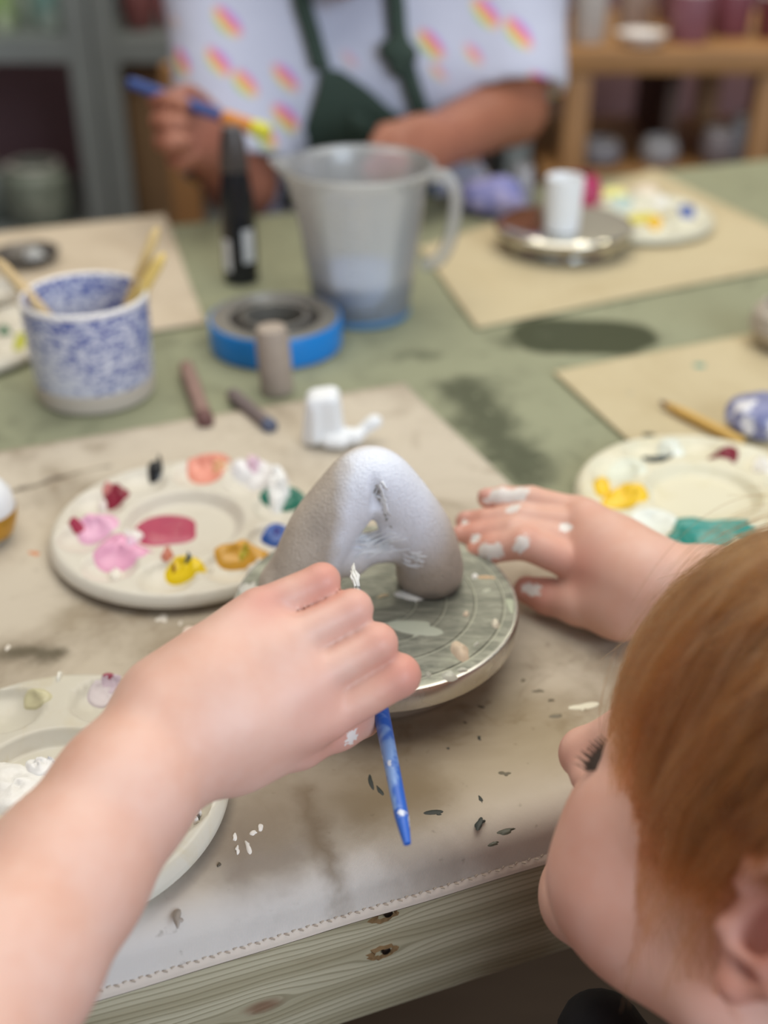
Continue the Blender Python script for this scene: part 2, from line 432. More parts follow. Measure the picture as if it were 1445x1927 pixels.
for kx, ky, kr in knots[:3]:
    ku, kz = bpx(kx, ky)
    sv = g.co(scale=(0.6, 1, 1)); dsp = g.node('ShaderNodeSeparateXYZ', {0: sv}); cmb = g.node('ShaderNodeCombineXYZ', {0: dsp.outputs[0], 1: dsp.outputs[2]}).outputs[0]
    c = g.mix(g.math('MULTIPLY', g.blob(g.warp(cmb, 120, 0.004), ku*0.6, kz, ku*0.6+1e-4, kz, kr, 0.0025), 0.8), c, '#7d5a45')
g.set('Base Color', c); g.bump(g.math('ADD', ln, fine), 0.12, 0.0006)
box('front_beam', (0, 0.3215-T0[1], 0.7358-0.039), (2.0, 0.042, 0.078), g.m, table, 0.003)
box('back_beam', (0, 1.1-T0[1], 0.7358-0.039), (2.0, 0.042, 0.078), g.m, table, 0.003)
for u_ in (-0.85, 1.05):
    for v_ in (0.38, 1.05): box('leg', (u_-T0[0], v_-T0[1], 0.363), (0.07, 0.07, 0.724), g.m, table, 0.003)
# torn screw holes with the screw heads sunk inside
chip = simple('splintered_pine', '#8a6d49', 0.8, 0, 0.3, 300, 0.5)
for kx, ky in ((726, 1727), (722, 1797)):
    ku, kz = bpx(kx, ky); n = 22; vs = []; fs = []
    rg = random.Random(kx)
    rr = [1+0.3*rg.uniform(-1, 1) for _ in range(n)]
    for (t, dep) in ((1.0, 0.0003), (0.8, -0.0016), (0.55, 0.0005), (0.3, 0.0004)):
        for i in range(n):
            a = 2*math.pi*i/n; r = (1+(rr[i]-1)*t)*t
            vs.append((ku+0.0062*r*math.cos(a)*1.05+0.0012*(1-t), 0.3005-T0[1]+dep, kz+0.0036*r*math.sin(a)+0.0006*math.cos(a)))
    for j in range(3):
        for i in range(n): k = (i+1) % n; fs.append((j*n+i, j*n+k, (j+1)*n+k, (j+1)*n+i))
    fs.append(tuple(range(3*n, 4*n)))
    ho = link('screw_hole', mesh('screw_hole', vs, fs, False), chip, table)
    hd = lathe('screw_head', [(0, 0.0006), (0.0013, 0.0006), (0.0019, 0.0002), (0.002, -0.001)], 14)
    hd.transform(Matrix.Translation((ku+0.0015, 0.2998-T0[1]-0.0004, kz+0.0006)) @ Matrix.Rotation(math.pi/2, 4, 'X'))
    link('screw_head', hd, simple('screw_steel', '#3a3029', 0.35, 0.8), ho)

# ------------------------------------------------------------------ canvas mats on the table
def mat_cloth(name, corners, label, seed, m, droop=False, thick=0.0013, fold=None):
    """corners in table u, v: front-left, front-right, back-right, back-left"""
    c = [np.array(p, float) for p in corners]; ctr = sum(c)/4; nx, ny = 90, 90
    root = empty(name, tuple(tw(ctr[0], ctr[1], 0)), TA, label, 'cloth', 'canvas table mats')
    f1, f2 = pnoise(seed), pnoise(seed+50); vs = []
    for j in range(ny+1):
        t = (j/30*0.16 if j <= 30 else 0.16+(j-30)/(ny-30)*0.84) if droop else j/ny
        for i in range(nx+1):
            s = i/nx; p = (c[0]*(1-s)+c[1]*s)*(1-t)+(c[3]*(1-s)+c[2]*s)*t
            q = np.array([p[0], p[1], seed*3.1])
            ed = max(0, 1-min(s, 1-s, t, 1-t)*9)
            p = p + 0.0035*ed*np.array([f1(q, 16), f2(q, 16)])
            z = 0.0013+0.001*(0.9+0.6*f1(q, 11)) + 0.0012*ed*(1+f2(q, 14))*0.5
            if fold is not None:
                a, b, w_, h_ = fold; ab = b-a; tt = np.clip((p-a)@ab/(ab@ab), 0, 1); d = np.linalg.norm(p-a-tt*ab)
                z += h_*math.exp(-(d/w_)**2)*(0.35+0.65*(1-tt))
            if droop and t < 0.16:                     # wraps down over the rounded front edge of the table
                sd = (0.16-t)/0.16*0.042; flat, r = 0.3205-0.3125, 0.0132
                if sd < flat: p = np.array([p[0], 0.3205-sd])
                else:
                    z = 0.0022+(z-0.0022)*max(0, 1-(sd-flat)/0.01); a_ = min((sd-flat)/r, 1.45); ex = max(0, sd-flat-r*1.45)
                    p = np.array([p[0], 0.3125-r*math.sin(a_)-ex*0.12+0.0008*min(1, ex*80)*f1(q, 30)]); z -= r*(1-math.cos(a_))+ex*0.99
            elif droop:
                p = np.array([p[0], 0.3205+(t-0.16)/0.84*((c[3]*(1-s)+c[2]*s)[1]-0.3205)])
            vs.append((p[0]-ctr[0], p[1]-ctr[1], z))
    fs = [(j*(nx+1)+i, j*(nx+1)+i+1, (j+1)*(nx+1)+i+1, (j+1)*(nx+1)+i) for j in range(ny) for i in range(nx)]
    n0 = len(vs); bot = [(x, y, z-thick if True else z) for x, y, z in vs]
    fs2 = [tuple(n0+k for k in f[::-1]) for f in fs]
    rim = [i for i in range(nx+1)]+[j*(nx+1)+nx for j in range(1, ny+1)]+[ny*(nx+1)+i for i in range(nx-1, -1, -1)]+[j*(nx+1) for j in range(ny-1, 0, -1)]
    side = [(rim[k], n0+rim[k], n0+rim[(k+1) % len(rim)], rim[(k+1) % len(rim)]) for k in range(len(rim))]
    me = mesh(name, vs+bot, fs+fs2+side); link('canvas', me, m, root)
    return root, ctr, vs, nx, ny
br = tatp(755, 728)
_ctr = ((-0.42+0.300+br[0]+0.002-0.42)/4, (0.2985*2+br[1]*2-0.012)/4)
STAIN_SHADE = [((-20, 952), (120, 905), 0.0045, 0.002, 0.75, '#5b5147'), ((120, 905), (205, 886), 0.002, 0.002, 0.6, '#5b5147'), ((520, 1560), (545, 1600), 0.012, 0.014, 0.5, '#85745f'), ((340, 1650), (420, 1600), 0.008, 0.012, 0.4, '#8a7c70'), ((575, 1500), (625, 1655), 0.004, 0.006, 0.75, '#78664f'), ((490, 1500), (690, 1470), 0.030, 0.030, 0.6, '#7d6b57'), ((440, 1560), (470, 1640), 0.010, 0.014, 0.6, '#7b6c5e'), ((690, 1530), (760, 1500), 0.014, 0.014, 0.65, '#79674e'),  # first two blobs paint the fold's shadow, the rest are stains
       ((800, 1500), (1000, 1420), 0.030, 0.03, 0.35, '#93825f'), ((460, 1640), (560, 1610), 0.004, 0.006, 0.4, '#9d938a'), ((35, 1236), (105, 1244), 0.006, 0.005, 0.85, '#5f5847'), ((300, 1215), (420, 1190), 0.010, 0.012, 0.45, '#877459'), ((240, 1120), (270, 1150), 0.006, 0.008, 0.5, '#857353'),
       ((130, 1180), (180, 1110), 0.008, 0.012, 0.3, '#8a7859'), ((740, 1610), (850, 1590), 0.004, 0.005, 0.35, '#97887a'), ((940, 1330), (1060, 1400), 0.02, 0.02, 0.3, '#9a8964'), ((990, 1200), (1180, 1180), 0.02, 0.02, 0.25, '#8e8474')]
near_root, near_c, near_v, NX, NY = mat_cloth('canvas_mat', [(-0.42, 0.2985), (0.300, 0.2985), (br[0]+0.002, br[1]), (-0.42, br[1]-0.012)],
    'stained beige canvas mat under the turntable, its sewn hem at the table edge', 3, canvas_mat('stained_canvas', '#cfc4b2', '#7f6d56', 1.0, 3.3, True, -0.19, STAIN_SHADE, _ctr).m, True,
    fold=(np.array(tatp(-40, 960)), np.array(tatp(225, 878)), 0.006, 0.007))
# sewn hem: folded band along the front edge and its stitches
hemc = simple('hem_canvas', '#d3c6b8', 0.9, 0, 0.06, 60, 0.1, 0.2)
hv, hf = [], []
for i in range(NX+1):
    for r_ in (0, 1, 2, 3):
        x, y, z = near_v[r_*(NX+1)+i]; nrm = (-0.0011 if r_ < 3 else 0.0001); hv.append((x, y+nrm*0.9, z+0.0003))
for i in range(NX):
    for r_ in range(3): a = i*4+r_; hf.append((a, a+4, a+5, a+1))
hem = link('hem', mesh('hem', hv, hf), hemc, near_root)
sm = bmesh.new()
for i in range(0, 240):
    s = i/240*NX; k = int(s); x0 = np.array(near_v[3*(NX+1)+k]); x1 = np.array(near_v[3*(NX+1)+k+1]); p = x0*(1-s+k)+x1*(s-k)
    box_bm(sm, (p[0], p[1]-0.0009+(0.0007 if i % 2 else -0.0003), p[2]+0.0007), (0.0017, 0.0005, 0.0005), Matrix.Rotation(0.5 if i % 2 else -0.5, 3, 'Z'))
o = link('stitching', from_bm('stitching', sm, False), plain('#bdb0a0', 0.9), hem); o['kind'] = 'stuff'
def corner_mat(pts, label, seed, m): return mat_cloth('canvas_mat', [tatp(*p) for p in pts], label, seed, m)
mclean = canvas_mat('clean_canvas', '#c6b897', '#a8956f', 0.6, 7.7, False).m
mdirty = canvas_mat('used_canvas', '#cbbca6', '#a08c72', 0.7, 5.2, False).m
corner_mat([(-420, 735), (388, 612), (312, 408), (-300, 475)], 'pinkish beige canvas mat behind the blue speckled pot', 11, mdirty)
corner_mat([(895, 622), (1560, 490), (1230, 322), (790, 470)], 'sand coloured canvas mat under the polished metal turntable', 17, mclean)
corner_mat([(1330, 960), (1700, 760), (1530, 612), (1040, 706)], 'sand coloured canvas mat under the palette with yellow and teal paint', 23, mclean)

# ------------------------------------------------------------------ things on the table
def pxm(n, depth): return n/FPX*depth
def depth_of(p): return float((np.asarray(p)-C_)@F_)
MATZ = 0.003
def spot(parent, x, y, wx, wy, col, rot=0.0, h=0.0005, seed=1, name='paint_spot', rough=0.4, base=None, z=None):
    zz = 0.0023 if z is None else z
    p = at(x, y, zz); d = depth_of(p); me = blob_mesh(name, pxm(wx, d)/2, pxm(wy, d)/2/0.62, h, seed, rough, 20, 3)
    o = link(name, me, plain(col, 0.55), parent)
    inv = Matrix.Rotation(-parent.rotation_euler.z, 4, 'Z') @ Matrix.Translation(-parent.location)
    o.location = inv @ Vector(p); o.rotation_euler = (0, 0, rot-parent.rotation_euler.z); return o
dk, wh = '#2e3430', '#e6e1da'
for i, (x, y, wx, wy, c_, r_) in enumerate([(700, 1472, 12, 30, dk, 0.2), (712, 1487, 9, 24, dk, 0.5), (822, 1532, 46, 10, dk, 0.05), (905, 1506, 8, 16, dk, 0.3), (906, 1546, 15, 18, dk, -0.6), (902, 1389, 9, 10, dk, 0.3),
        (958, 1562, 34, 7, '#4a4a3e', 0.4), (930, 1586, 20, 5, '#4a4a3e', 0.3), (843, 1408, 6, 6, dk, 0), (950, 1456, 24, 10, '#6a6350', 0), (905, 1330, 20, 6, '#5d5446', -0.4), (875, 1360, 9, 5, '#5d5446', 0),
        (305, 1163, 26, 19, '#ece4d8', 0.6), (338, 1173, 8, 8, '#ece4d8', 0), (350, 1192, 30, 20, '#e8d3c6', 0.4), (1100, 1333, 46, 16, '#ece8d2', 0.2), (14, 1220, 10, 14, '#ece4d8', 0), (65, 1041, 22, 12, '#d2895f', -0.3),
        (488, 1558, 12, 12, wh, 0), (478, 1566, 16, 8, wh, 0.5), (468, 1590, 10, 20, wh, 0.4), (440, 1575, 8, 14, wh, 0), (445, 1600, 8, 12, wh, 0), (412, 1628, 7, 7, '#5d5446', 0), (336, 1730, 17, 24, '#a39a91', 0),
        (1012, 1300, 22, 6, '#6f6651', 0.1), (1035, 1318, 12, 6, '#6f6651', 0), (985, 1280, 8, 8, '#6f6651', 0), (1050, 1345, 30, 7, '#7d7460', 0.3)]):
    spot(near_root, x, y, wx, wy, c_, r_, 0.00025, i, rough=0.85)

# --- banding wheel
WC = (-0.004, 0.452); WR = 0.068; WZ = 0.034
wheel = empty('banding_wheel', (WC[0], WC[1], 0.0028), 0, 'worn round metal banding wheel carrying the white clay arch', 'turntable')
wz0 = 0.0028
prof = [(0, 0), (0.047, 0), (0.0505, 0.0015), (0.0515, 0.006), (0.048, 0.013), (0.03, 0.0165), (0.012, 0.0172), (0, 0.0172)]
link('wheel_base', lathe('wheel_base', prof, 96), simple('cast_base', '#c2bdb2', 0.35, 0.55, 0.06, 50), wheel)
top = WZ-wz0; pr = [(0, top-0.0135), (0.062, top-0.0135), (0.0665, top-0.0125), (0.0675, top-0.0112), (0.0678, top-0.0018), (0.0672, top-0.0005), (0.066, top)]
for rg_ in (0.0605, 0.047, 0.033, 0.019):
    pr += [(rg_+0.0006, top), (rg_+0.0002, top-0.0004), (rg_-0.0002, top-0.0004), (rg_-0.0006, top)]
pr += [(0, top)]
g = NT('worn_aluminium', '#8a8c82', 0.42, 0.55); v = g.co()
f1 = g.noise(60, 5, 0.65, g.co(scale=(1, 3.5, 1), rot=(0, 0, 0.6)), 0.8)
c = g.mix(g.step(f1, 0.35, 0.7), '#73756b', '#9c9d90')
edge_ = g.node('ShaderNodeSeparateXYZ', {0: v}); rr = g.math('SQRT', g.math('ADD', g.math('MULTIPLY', edge_.outputs[0], edge_.outputs[0]), g.math('MULTIPLY', edge_.outputs[1], edge_.outputs[1])))
film = g.math('MULTIPLY', g.step(rr, 0.048, 0.064), g.step(g.noise(45, 4, 0.6), 0.42, 0.62))
c = g.mix(g.math('MULTIPLY', film, 0.75), c, '#b7baa8')
side = g.step(rr, 0.0655, 0.0668)
for rg_ in (0.0605, 0.047, 0.033, 0.019): c = g.mix(g.math('MULTIPLY', g.math('SUBTRACT', 1.0, g.step(g.math('ABSOLUTE', g.math('SUBTRACT', rr, rg_+0.0006)), 0.0002, 0.0006)), 0.7), c, '#bdbfae')
c = g.mix(side, c, '#c9c6be'); g.set('Base Color', c)
g.set('Metallic', g.math('SUBTRACT', g.math('ADD', 0.45, g.math('MULTIPLY', side, 0.4)), g.math('MULTIPLY', film, 0.3)))
g.set('Roughness', g.math('SUBTRACT', 0.42, g.math('MULTIPLY', side, 0.2)))
g.bump(f1, 0.1, 0.0004)
link('wheel_head', lathe('wheel_head', pr, 128), g.m, wheel)
def wspot(x, y, wx, wy, col, rot=0, h=0.0012, seed=1, rough=0.3): return spot(wheel, x, y, wx, wy, col, rot, h, seed, 'paint_spot', rough, z=WZ)
for i, a_ in enumerate([(866, 1228, 36, 40, '#d9c6ae', 0.3, 0.0026), (932, 1175, 17, 17, '#e4ddca', 0, 0.002), (877, 1157, 13, 12, '#dccbb4', 0, 0.0012), (893, 1085, 14, 9, '#f0eee9', 0, 0.0012), (915, 1087, 40, 6, '#d9b48c', 0.05, 0.0006),
        (770, 1122, 66, 20, '#e6e6e0', -0.1, 0.0016), (720, 1122, 30, 6, '#d9c49c', 0.5, 0.0008), (800, 1180, 120, 34, '#abb0a1', 0.03, 0.0003), (845, 1272, 34, 16, '#c9cabd', 0.2, 0.0016), (868, 1262, 20, 9, '#c9cabd', 0, 0.001),
        (806, 1268, 14, 14, '#a3a397', 0, 0.0006), (897, 1212, 16, 5, '#cfd0c4', 0.9, 0.0008), (960, 1140, 18, 36, '#b4bba4', 0, 0.0004), (470, 1105, 40, 34, '#c9c7c0', 0, 0.0012), (915, 1112, 26, 7, '#b9bba9', 0.5, 0.0003)]):
    wspot(*a_[:6], h=a_[6], seed=80+i, rough=0.8 if i in (7, 12, 13) else 0.3)

# --- white clay arch
LF = at(556, 1128, WZ); RF = at(806, 1096, WZ); lr = (RF-LF); lr /= np.linalg.norm(lr); pn = np.array([lr[1], -lr[0], 0])
def onplane(x, y, off=0.0):
    d = _ray(x, y); p0 = LF+pn*off; return C_ + d*(((p0-C_)@pn)/(d@pn))
path = [(553, 1128), (578, 1065), (604, 1003), (632, 962), (657, 931), (678, 906), (697, 896), (718, 906), (741, 931), (766, 962), (792, 1003), (806, 1050), (808, 1090)]
P3 = spline([onplane(*p) for p in path], 40); rad = np.interp(np.linspace(0, 1, 40), [0, 0.25, 0.5, 0.75, 1], [0.0166, 0.0144, 0.0134, 0.0136, 0.0158])
bd = Body()
P3[:, 2] = np.maximum(P3[:, 2], WZ+0.007)
for a_, b_, ra, rb in zip(P3, P3[1:], rad, rad[1:]): bd.cap(a_, b_, ra, rb, 0.0022)
bd.cap(onplane(640, 1038), onplane(788, 1020), 0.0078, 0.0082, 0.005)
bd.cap(onplane(704, 896, 0.0138), onplane(709, 950, 0.0132), 0.0014, 0.0034, 0.0025, True)
bd.ball(onplane(664, 1062, 0.004), 0.006, 0.006); bd.ball(onplane(742, 1000, 0.006), 0.006, 0.005)
me, _ = bd.mesh('clay_body', 0.0013); smooth_mesh(me, 2)
arch = empty('clay_arch', (float((LF+RF)[0]/2), float((LF+RF)[1]/2), WZ), 0, 'small letter A shaped clay arch, half painted white, standing on the metal wheel', 'sculpture')
co = co_of(me); low = np.clip((WZ+0.0004-co[:, 2])/0.002, 0, 1); co[:, 2] = np.maximum(co[:, 2], WZ+0.0003)
n1, n2 = pnoise(5, 8), pnoise(6, 8)
hgt = (co[:, 2]-WZ)
front = (co-LF)@pn                                   # + towards the viewer
s_ = (co-LF)@lr
paint = np.clip((hgt-0.012)/0.02+n1(co, 160)*0.5, 0, 1)*np.clip((s_-(0.006+hgt*0.20))/0.007+n2(co, 220)*0.5, 0, 1)*np.clip((front+0.006)/0.008, 0, 1)  # white paint, also following the window-lit front; that brightness is in the colour
paint *= np.clip((0.066-s_)/0.02+hgt*14, 0, 1)
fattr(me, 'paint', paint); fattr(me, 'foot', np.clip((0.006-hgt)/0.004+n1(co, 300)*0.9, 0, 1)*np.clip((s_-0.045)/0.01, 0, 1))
co -= np.array(arch.location); me.vertices.foreach_set('co', co.astype(np.float32).ravel()); me.update()
g = NT('painted_clay', '#cfc9c2', 0.45); st_ = g.noise(420, 4, 0.65, g.co(scale=(1, 1, 0.5)), 1.2)
c = g.mix(g.step(g.noise(40, 4), 0.35, 0.7), '#c8bcae', '#ada296'); c = g.mix(g.attr('paint'), c, '#eef1fa'); c = g.mix(g.math('MULTIPLY', g.step(st_, 0.5, 0.8), 0.14), c, '#a8a49e')
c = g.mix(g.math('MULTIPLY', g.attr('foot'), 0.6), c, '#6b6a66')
g.set('Base Color', c); g.bump(g.math('ADD', st_, g.noise(700, 2)), 0.6, 0.0009); g.set('Roughness', 0.55)
link('clay_body', me, g.m, arch)
# wet ridges of paint where the bar meets the legs, and dark pits of bare clay in the crease
aw = co+np.array(arch.location); rid = []
rg = random.Random(4)
for k in range(44):
    if k < 24: x0, y0 = rg.uniform(664, 700), rg.uniform(1012, 1052); x1, y1 = x0+rg.uniform(30, 75), y0-rg.uniform(2, 22)
    elif k < 34: x0, y0 = rg.uniform(706, 716), rg.uniform(905, 950); x1, y1 = x0+rg.uniform(4, 16), y0+rg.uniform(14, 40)
    else: x0, y0 = rg.uniform(752, 775), rg.uniform(1040, 1090); x1, y1 = x0+rg.uniform(14, 34), y0+rg.uniform(2, 16)
    pts = []
    for t in (0, 0.33, 0.66, 1):
        p = near_px(aw, x0+(x1-x0)*t+rg.uniform(-2, 2), y0+(y1-y0)*t+rg.uniform(-3, 3))
        if p is not None: pts.append(Vector(p-np.array(arch.location)+pn*0.0002))
    if len(pts) < 4 or max((pts[i+1]-pts[i]).length for i in range(3)) > 0.012: continue
    rid.append(tube_data(pts, [0.0002, rg.uniform(0.0004, 0.0008), 0.0005, 0.0002], 6))
link('paint_ridge', mesh('paint_ridge', *join_data(rid)), M['white_glaze'], arch)
rg = random.Random(8)
for k in range(3, 13):
    t = k/14; x, y = (706+t*12, 905+t*60) if k < 10 else (722+(k-10)*5, 968+(k-10)*12)
    p = near_px(aw, x+rg.uniform(-2, 3), y)
    if p is None: continue
    bl = blob_mesh('clay_pit', rg.uniform(0.0004, 0.0008), rg.uniform(0.0010, 0.0019), 0.0003, k, 0.9, 16, 2)
    bl.transform(Matrix.Translation(Vector(p-np.array(arch.location)-pn*-0.0002)) @ Matrix.Rotation(1.25, 4, 'X') @ Matrix.Rotation(rg.uniform(-0.7, 0.5), 4, 'Z')); link('clay_pit', bl, plain('#8f8d88' if k % 3 else '#a9a7a3', 0.8), arch)
# --- paint palettes
PR = 0.0735
def pal_h(x, y, rot, nw=10):
    r = math.hypot(x, y); a = math.atan2(y, x)-rot; z = 0.0105
    k = round(a/(2*math.pi/nw)); wa = rot+k*2*math.pi/nw; wd = math.hypot(x-0.0545*math.cos(wa), y-0.0545*math.sin(wa))
    if wd < 0.0148: z -= 0.0062*(1-(wd/0.0148)**2)**0.6
    if r < 0.0345: z -= 0.0062*min(1, (0.0345-r)/0.006)
    if r > PR-0.004: z -= 0.0035*((min(r, PR)-PR+0.004)/0.004)**2
    return z
def palette_mesh(rot, nw=10):
    nr, na = 62, 150; vs = [(0, 0, pal_h(0, 0, rot, nw))]; fs = []
    for j in range(1, nr+1):
        r = PR*j/nr
        for i in range(na):
            a = 2*math.pi*i/na; vs.append((r*math.cos(a), r*math.sin(a), pal_h(r*math.cos(a), r*math.sin(a), rot, nw)))
    for (r, z) in ((PR+0.0006, 0.0058), (PR+0.0004, 0.0040), (PR-0.002, 0.0036), (PR-0.006, 0.0018), (PR-0.012, 0.0)):
        for i in range(na): a = 2*math.pi*i/na; vs.append((r*math.cos(a), r*math.sin(a), z))
    vs.append((0, 0, 0))
    for i in range(na): fs.append((0, 1+i, 1+(i+1) % na))
    for j in range(nr+4):
        for i in range(na): k = (i+1) % na; a = 1+j*na; fs.append((a+i, a+na+i, a+na+k, a+k))
    a = 1+(nr+4)*na
    for i in range(na): fs.append((a+(i+1) % na, a+i, len(vs)-1)) if False else fs.append((a+i, len(vs)-1, a+(i+1) % na))
    return sharp(mesh('palette_dish', vs, fs), 0.9)
def pal_mat(name, base, smear, amt):
    g = NT(name, base, 0.28, spec=0.5); f = g.step(g.noise(40, 5, 0.65, dist=0.6), 0.5, 0.75)
    g.set('Base Color', g.mix(g.math('MULTIPLY', f, amt), base, smear)); g.set('Subsurface Weight', 0.0); return g.m
def palette(label, px, rot, m, blobs, z=MATZ, nw=10):
    p = at(px[0], px[1], z+0.009); root = empty('paint_palette', (p[0], p[1], z), 0, label, 'palette', 'round paint palettes')
    link('palette_dish', palette_mesh(rot, nw), m, root)
    for i, (x, y, wx, wy, col, h, *ex) in enumerate(blobs):
        q = at(x, y, z+0.007); d = depth_of(q); lx, ly = q[0]-p[0], q[1]-p[1]; el = math.asin(min(1, (CAMH-z)/np.linalg.norm(q-C_)))
        rx, ry = pxm(wx, d)/2, pxm(wy, d)/2/math.sin(el); n, rings = 28, 6
        me = blob_mesh('paint_blob', rx, ry, h, i*7+int(x), 0.28, n, rings); rz = ex[0] if ex else 0.0
        for v in me.vertices:
            vx = v.co.x*math.cos(rz)-v.co.y*math.sin(rz); vy = v.co.x*math.sin(rz)+v.co.y*math.cos(rz)
            hz = v.co.z; v.co = (lx+vx, ly+vy, pal_h(lx+vx, ly+vy, rot, nw)+hz+(0.0008 if hz > 0 else 0))
        o = link('paint_blob', me, plain(col, 0.25, var=0.16, scale=160, bump=0.3), root)
    return root
pw = pal_mat('palette_plastic', '#d8d2c4', '#c9bfae', 0.6)
palette('white palette with ten paints, crimson pool in the middle, behind the painting hand', (345, 985), 0.30, pw, [
    (322, 993, 128, 62, '#b3405e', 0.0012), (291, 894, 32, 26, '#17181b', 0.003), (302, 880, 10, 24, '#17181b', 0.005, 0.2), (393, 880, 92, 50, '#e89682', 0.0026), (410, 890, 34, 16, '#eeb98d', 0.004), (482, 896, 84, 52, '#f3eeee', 0.005),
    (478, 897, 36, 22, '#eccadb', 0.0075), (518, 918, 54, 44, '#f4f3f0', 0.006), (530, 943, 84, 36, '#20705c', 0.0022), (527, 936, 42, 38, '#f2f2ee', 0.006), (220, 938, 54, 34, '#8a2338', 0.003), (205, 935, 22, 14, '#d98b86', 0.004), (193, 951, 20, 14, '#ece2dc', 0.003),
    (178, 994, 86, 38, '#ebb3cf', 0.0024), (150, 1000, 44, 10, '#b23a55', 0.0036, -0.5), (224, 1041, 112, 56, '#e8a6c4', 0.0024), (250, 1036, 30, 16, '#f2cbe0', 0.004), (253, 1004, 36, 16, '#f1ece6', 0.003), (342, 1074, 78, 36, '#eccb12', 0.003), (318, 1057, 22, 16, '#dd8c78', 0.004), (328, 1077, 8, 10, '#8a2f1e', 0.005), (357, 1072, 20, 5, '#3c5468', 0.005, 0.4),
    (455, 1048, 104, 44, '#d49e34', 0.0026), (462, 1052, 26, 18, '#c3b437', 0.004), (519, 1008, 56, 28, '#2a56a8', 0.003), (522, 1008, 10, 8, '#7a5aa8', 0.0045), (216, 1078, 26, 20, '#efe8dc', 0.003), (480, 1072, 40, 12, '#eee9df', 0.002), (396, 1072, 10, 10, '#eee9df', 0.002)])
palette('white palette smeared with pearly white paint under the forearm', (92, 1480), math.atan2(*(at(205, 1312, 0.01)-at(92, 1480, 0.012))[1::-1]), pal_mat('palette_plastic_smeared', '#cfcabb', '#c6b998', 0.5), [
    (24, 1478, 140, 96, '#f0eeea', 0.003, 0.3), (70, 1440, 60, 40, '#f4f3f0', 0.0035), (60, 1510, 80, 40, '#ecebe6', 0.003, -0.6), (90, 1432, 40, 8, '#f4f3f0', 0.003), (18, 1530, 8, 50, '#f2f0ea', 0.002), (208, 1282, 26, 12, '#a2485c', 0.0006), (212, 1290, 40, 34, '#cdb9c4', 0.0004),
    (116, 1280, 8, 26, '#f2efe4', 0.0015), (372, 1540, 10, 16, '#4e4c48', 0.001), (376, 1533, 10, 9, '#eceae6', 0.002), (370, 1548, 12, 9, '#eceae6', 0.002), (70, 1322, 60, 30, '#cfc9a4', 0.0003), (200, 1305, 60, 40, '#c9bdbf', 0.0003)], nw=8)
palette('cream palette with yellow, teal and dark red paint by the right hand', (1322, 928), 0.12, pal_mat('palette_plastic_yellowed', '#dcd6bd', '#cfc49c', 0.6), [
    (1178, 938, 96, 34, '#f0c51c', 0.003), (1135, 922, 36, 20, '#f0c51c', 0.0025), (1340, 1004, 150, 60, '#3f9287', 0.0012), (1290, 1018, 70, 26, '#2f8577', 0.002), (1358, 862, 56, 22, '#7d1c30', 0.0022), (1240, 862, 60, 12, '#2d3d42', 0.0012, -0.45), (1262, 851, 56, 34, '#e6ece2', 0.0016), (1182, 888, 80, 38, '#dfe3d2', 0.0008),
    (1225, 984, 90, 44, '#e2e6dc', 0.001), (1440, 882, 44, 40, '#f2f1ec', 0.004)])
palette('far palette with yellow and blue dabs behind the polished turntable', (1198, 402), 0.5, pal_mat('palette_plastic_far', '#d6d3bf', '#c9c2a0', 0.4), [
    (1215, 412, 76, 26, '#d9cf36', 0.004), (1230, 424, 40, 18, '#eeb92a', 0.005), (1288, 402, 32, 16, '#3f5aa0', 0.003), (1150, 368, 50, 16, '#dfdc84', 0.003), (1165, 385, 50, 12, '#b4c6c0', 0.003), (1240, 385, 40, 20, '#f1efe9', 0.004), (1220, 358, 50, 16, '#e9d9c6', 0.003)])
palette('half hidden palette with green and yellow dabs left of the blue speckled pot', (-88, 632), 0.2, pw, [
    (10, 632, 24, 14, '#3f7a5c', 0.003), (38, 648, 26, 16, '#c9cb3c', 0.003), (-40, 640, 50, 20, '#ece8e0', 0.003)], z=0.0005)

# --- speckled blue pot
mp = at(183, 738, 0.0)
pot = empty('speckled_pot', (mp[0], mp[1], 0.0004), 0, 'blue sponge-speckled white ceramic pot holding wooden modelling tools', 'pot')
g = NT('sponged_glaze', '#e4e3e6', 0.22); f = g.noise(230, 3, 0.65, g.co(scale=(1, 1, 1.9)), 0.5); lo = g.noise(22, 3)
sp = g.node('ShaderNodeSeparateXYZ', {0: g.co()})
f2 = g.step(g.math('ADD', g.math('ADD', f, g.math('MULTIPLY', g.math('SUBTRACT', lo, 0.5), 0.35)), g.math('MULTIPLY', g.math('SUBTRACT', sp.outputs[2], 0.042), 2.2)), 0.45, 0.60)
g.set('Base Color', g.mix(f2, '#d6d8e4', '#3a4f9e')); g.bump(f, 0.05)
link('glazed_wall', lathe('glazed_wall', [(0.0408, 0.0145), (0.0412, 0.02), (0.0422, 0.05), (0.0428, 0.068), (0.0426, 0.0715), (0.0412, 0.0732), (0.0396, 0.072), (0.0388, 0.068), (0.0380, 0.05), (0.0372, 0.01), (0.035, 0.006), (0, 0.0055)], 72), g.m, pot)
link('bare_foot', lathe('bare_foot', [(0, 0), (0.0375, 0), (0.0402, 0.0022), (0.0407, 0.006), (0.0409, 0.0147), (0.036, 0.0147)], 72), simple('bare_clay', '#c9bfb2', 0.7, 0, 0.06, 60), pot)['label'] = 'unglazed beige foot band'
link('rim', lathe('rim', [(0.0429, 0.0705), (0.0427, 0.0725), (0.0412, 0.0738), (0.0398, 0.0728), (0.0394, 0.0705)], 72), simple('rim_glaze', '#e9e5e2', 0.25, 0, 0.05, 80), pot)
